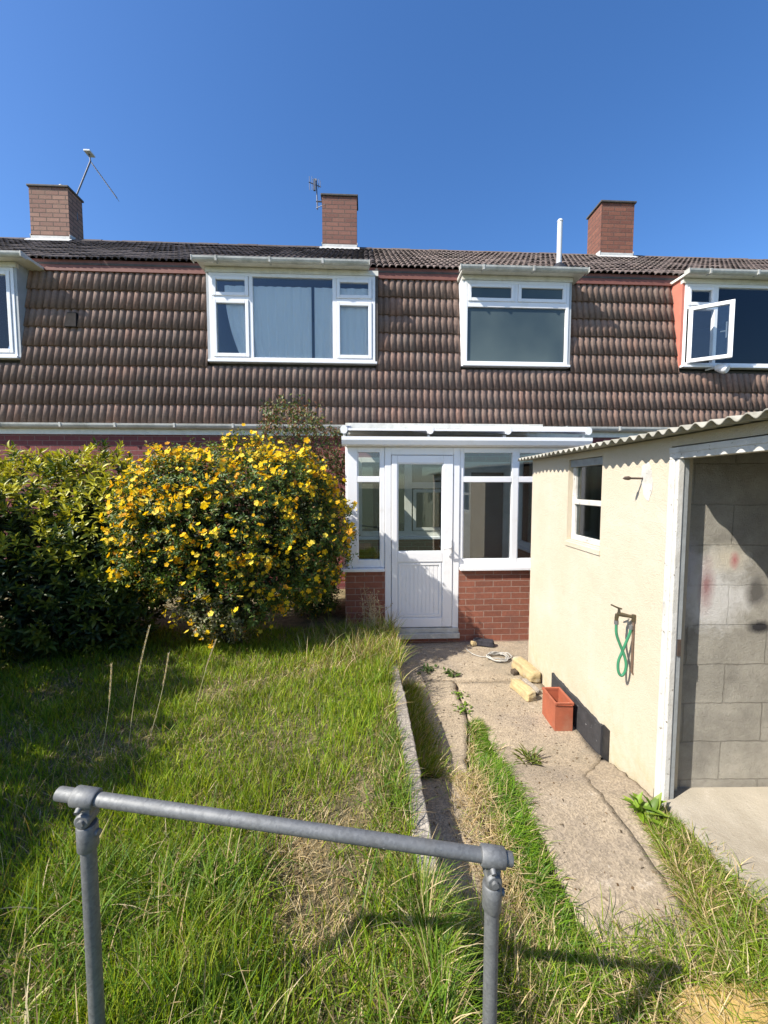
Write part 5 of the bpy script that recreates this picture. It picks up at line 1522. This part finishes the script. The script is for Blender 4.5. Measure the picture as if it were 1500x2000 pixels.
# yellow-flowered shrub
yb0 = (-1.32, 4.12, .08)
ys_ = empty('flowering_shrub', yb0); tag(ys_, 'rounded shrub covered in yellow flowers beside the porch', 'shrub')
yb = [(-1.35, 4.12, 1.42, 1.02, .66, .72), (-.82, 4.22, 1.28, .62, .50, .78), (-1.80, 4.02, 1.36, .55, .55, .70), (-1.35, 4.02, .92, .62, .50, .66), (-.62, 5.15, .75, .38, .55, .75)]  # last lump of leaves is added to darken the shaded gap beside the porch
pp, nn = shell_pts(yb, 3300, .62, lump=.24)
ok = (pp[:, 2] > .14) & ~((pp[:, 1] > 4.66) & (pp[:, 0] > -.38)); pp, nn = pp[ok], nn[ok]
# thin out the underside
K = 16; n = len(pp) * K
twig = unit(nn + R.normal(0, .5, nn.shape) + np.array([0, 0, .25]))
u = np.tile(np.linspace(-.10, .07, K), len(pp)) + R.normal(0, .01, n)
ang = np.tile(np.arange(K) * 1.9, len(pp)) + np.repeat(R.uniform(0, 6.28, len(pp)), K)
t1 = unit(np.cross(twig, R.normal(0, 1, twig.shape))); t2 = np.cross(twig, t1)
rad = np.repeat(t1, K, 0) * np.cos(ang)[:, None] + np.repeat(t2, K, 0) * np.sin(ang)[:, None]
tw = np.repeat(twig, K, 0)
pos = np.repeat(pp, K, 0) + tw * u[:, None] + rad * .006
fwd = rad * .9 + tw * .5 + R.normal(0, .15, (n, 3)); nor = tw - rad * .3 + R.normal(0, .2, (n, 3))
Ls = R.uniform(.026, .045, n); Ws = Ls * .38
base = np.array([(.085, .150, .026), (.060, .115, .022), (.130, .19, .030), (.18, .16, .04), (.24, .13, .05)])[R.choice(5, n, p=[.34, .28, .22, .09, .07])]
dryl = (pos[:, 2] < .85) & (pos[:, 2] < .35 + R.random(n)) & (np.abs(pos[:, 0] + 1.55) < .38) & (R.random(n) < .75)
base = np.where(dryl[:, None], np.array([(.30, .29, .17)]), base)
scatter('foliage', LLEAF, LEAFF, pos - yb0, fwd, nor, np.stack([Ws, Ls, Ls], 1), base * R.uniform(.75, 1.25, (n, 1)), M['leaf'], ys_)
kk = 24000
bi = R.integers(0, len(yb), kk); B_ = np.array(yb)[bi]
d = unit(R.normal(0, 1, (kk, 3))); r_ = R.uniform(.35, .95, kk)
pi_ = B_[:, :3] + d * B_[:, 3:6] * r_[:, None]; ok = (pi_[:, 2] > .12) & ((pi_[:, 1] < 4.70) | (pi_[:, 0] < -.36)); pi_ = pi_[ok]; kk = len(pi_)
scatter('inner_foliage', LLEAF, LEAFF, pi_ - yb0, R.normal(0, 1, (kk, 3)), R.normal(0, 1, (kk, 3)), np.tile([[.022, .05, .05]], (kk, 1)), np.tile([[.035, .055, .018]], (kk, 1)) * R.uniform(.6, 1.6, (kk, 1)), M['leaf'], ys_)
# blossoms: five petals with a small centre
pet_v = []; pet_f = []
for k in range(5):
    a = 2 * pi * k / 5; c_, s_ = cos(a), sin(a)
    def rot(x_, y_, z_): return (x_ * c_ - y_ * s_, x_ * s_ + y_ * c_, z_)
    b0_ = len(pet_v)
    pet_v += [rot(0, 0, 0), rot(-.34, .45, .12), rot(-.38, .85, .22), rot(.05, 1.02, .20), rot(.40, .80, .16), rot(.28, .40, .10)]
    pet_f += [(b0_, b0_ + 5, b0_ + 4, b0_ + 3, b0_ + 2, b0_ + 1)]
b0_ = len(pet_v)
for k in range(6): pet_v.append((.2 * cos(k * pi / 3), .2 * sin(k * pi / 3), .2))
pet_f.append(tuple(range(b0_, b0_ + 6)))
sel = (nn[:, 1] < .35) | (nn[:, 2] > .3)
fp, fn = pp[sel], nn[sel]
wgt = np.clip(.50 + .60 * (fp[:, 2] - .95), .22, 1.1) * (1 + .5 * noise2(fp[:, 0] * 1.0, fp[:, 2] * 1.0, 5.0, 6)) ** 2 * (1 + .8 * noise2(fp[:, 0] * 2.0, fp[:, 2] * 2.0, 6.0, 7)); wgt = np.clip(wgt, .03, None); wgt /= wgt.sum()
NF = 3300
ix = R.choice(len(fp), NF, p=wgt)
fpos = fp[ix] + fn[ix] * .045 + R.normal(0, .032, (NF, 3)); fpos = fpos[(fpos[:, 1] < 4.70) | (fpos[:, 0] < -.4)]; NF2 = len(fpos); fnn = fn[ix][:NF2]
fdir = unit(fnn + R.normal(0, .4, (NF2, 3)) + np.array([-.25, -.3, .3]))
tang = unit(np.cross(fdir, R.normal(0, 1, (NF2, 3))))
fs = R.uniform(.013, .029, NF2) * np.where(R.random(NF2) < .12, 1.25, 1)
fc = np.array([(.86, .60, .018), (.84, .48, .012), (.88, .68, .08), (.64, .30, .02)])[R.choice(4, NF2, p=[.5, .25, .17, .08])]
o = scatter('blossoms', pet_v, pet_f, fpos - yb0, tang, fdir, fs, fc, M['petal'], ys_); o['kind'] = 'stuff'
limbs(ys_, (0, 0, -.05), [(-.6, .0, 1.3), (-.2, -.1, 1.5), (.3, .0, 1.4), (.7, .05, 1.0), (-.3, .1, 1.0), (.1, -.2, .9), (-.75, 0, .8)], .024, 3)

# rose bush rising behind it
rb_ = (-.72, 5.15, .05)
rs = empty('rose_bush', rb_); tag(rs, 'straggly reddish green bush rising behind the yellow flowers', 'bush')
ros = [(-.85, 5.1, 2.25, .42, .36, .50), (-.55, 5.2, 2.15, .34, .32, .36), (-1.05, 5.15, 2.45, .22, .2, .36), (-.7, 5.15, 1.5, .5, .4, .8)]
pp, nn = shell_pts(ros, 760, .3, lump=.35)
K = 9; n = len(pp) * K
pos = np.repeat(pp, K, 0) + R.normal(0, .035, (n, 3)); pos = pos[pos[:, 2] > .3]; n = len(pos)
base = np.array([(.06, .10, .025), (.11, .13, .035), (.20, .085, .045), (.20, .15, .07)])[R.choice(4, n, p=[.32, .28, .22, .18])]
Ls = R.uniform(.028, .055, n)
scatter('foliage', LLEAF, LEAFF, pos - rb_, R.normal(0, 1, (n, 3)), R.normal(0, .5, (n, 3)) + np.array([0, -.4, .8]), np.stack([Ls * .5, Ls, Ls], 1), base * R.uniform(.7, 1.3, (n, 1)), M['leaf'], rs)
limbs(rs, (0, 0, 0), [(-.13, -.05, 2.5), (.1, .05, 2.3), (-.35, 0, 2.75), (.22, 0, 2.1), (-.5, 0, 2.2)], .016, 5)

# parent transforms: things whose parts were authored in world space
for top in [ob for ob in SC.objects if ob.parent is None and ob.type == 'EMPTY' and ob.name.split('.')[0] in ('terraced_house', 'porch')]:
    L0 = Vector(top.location)
    for ch in top.children:
        ch.location = -L0
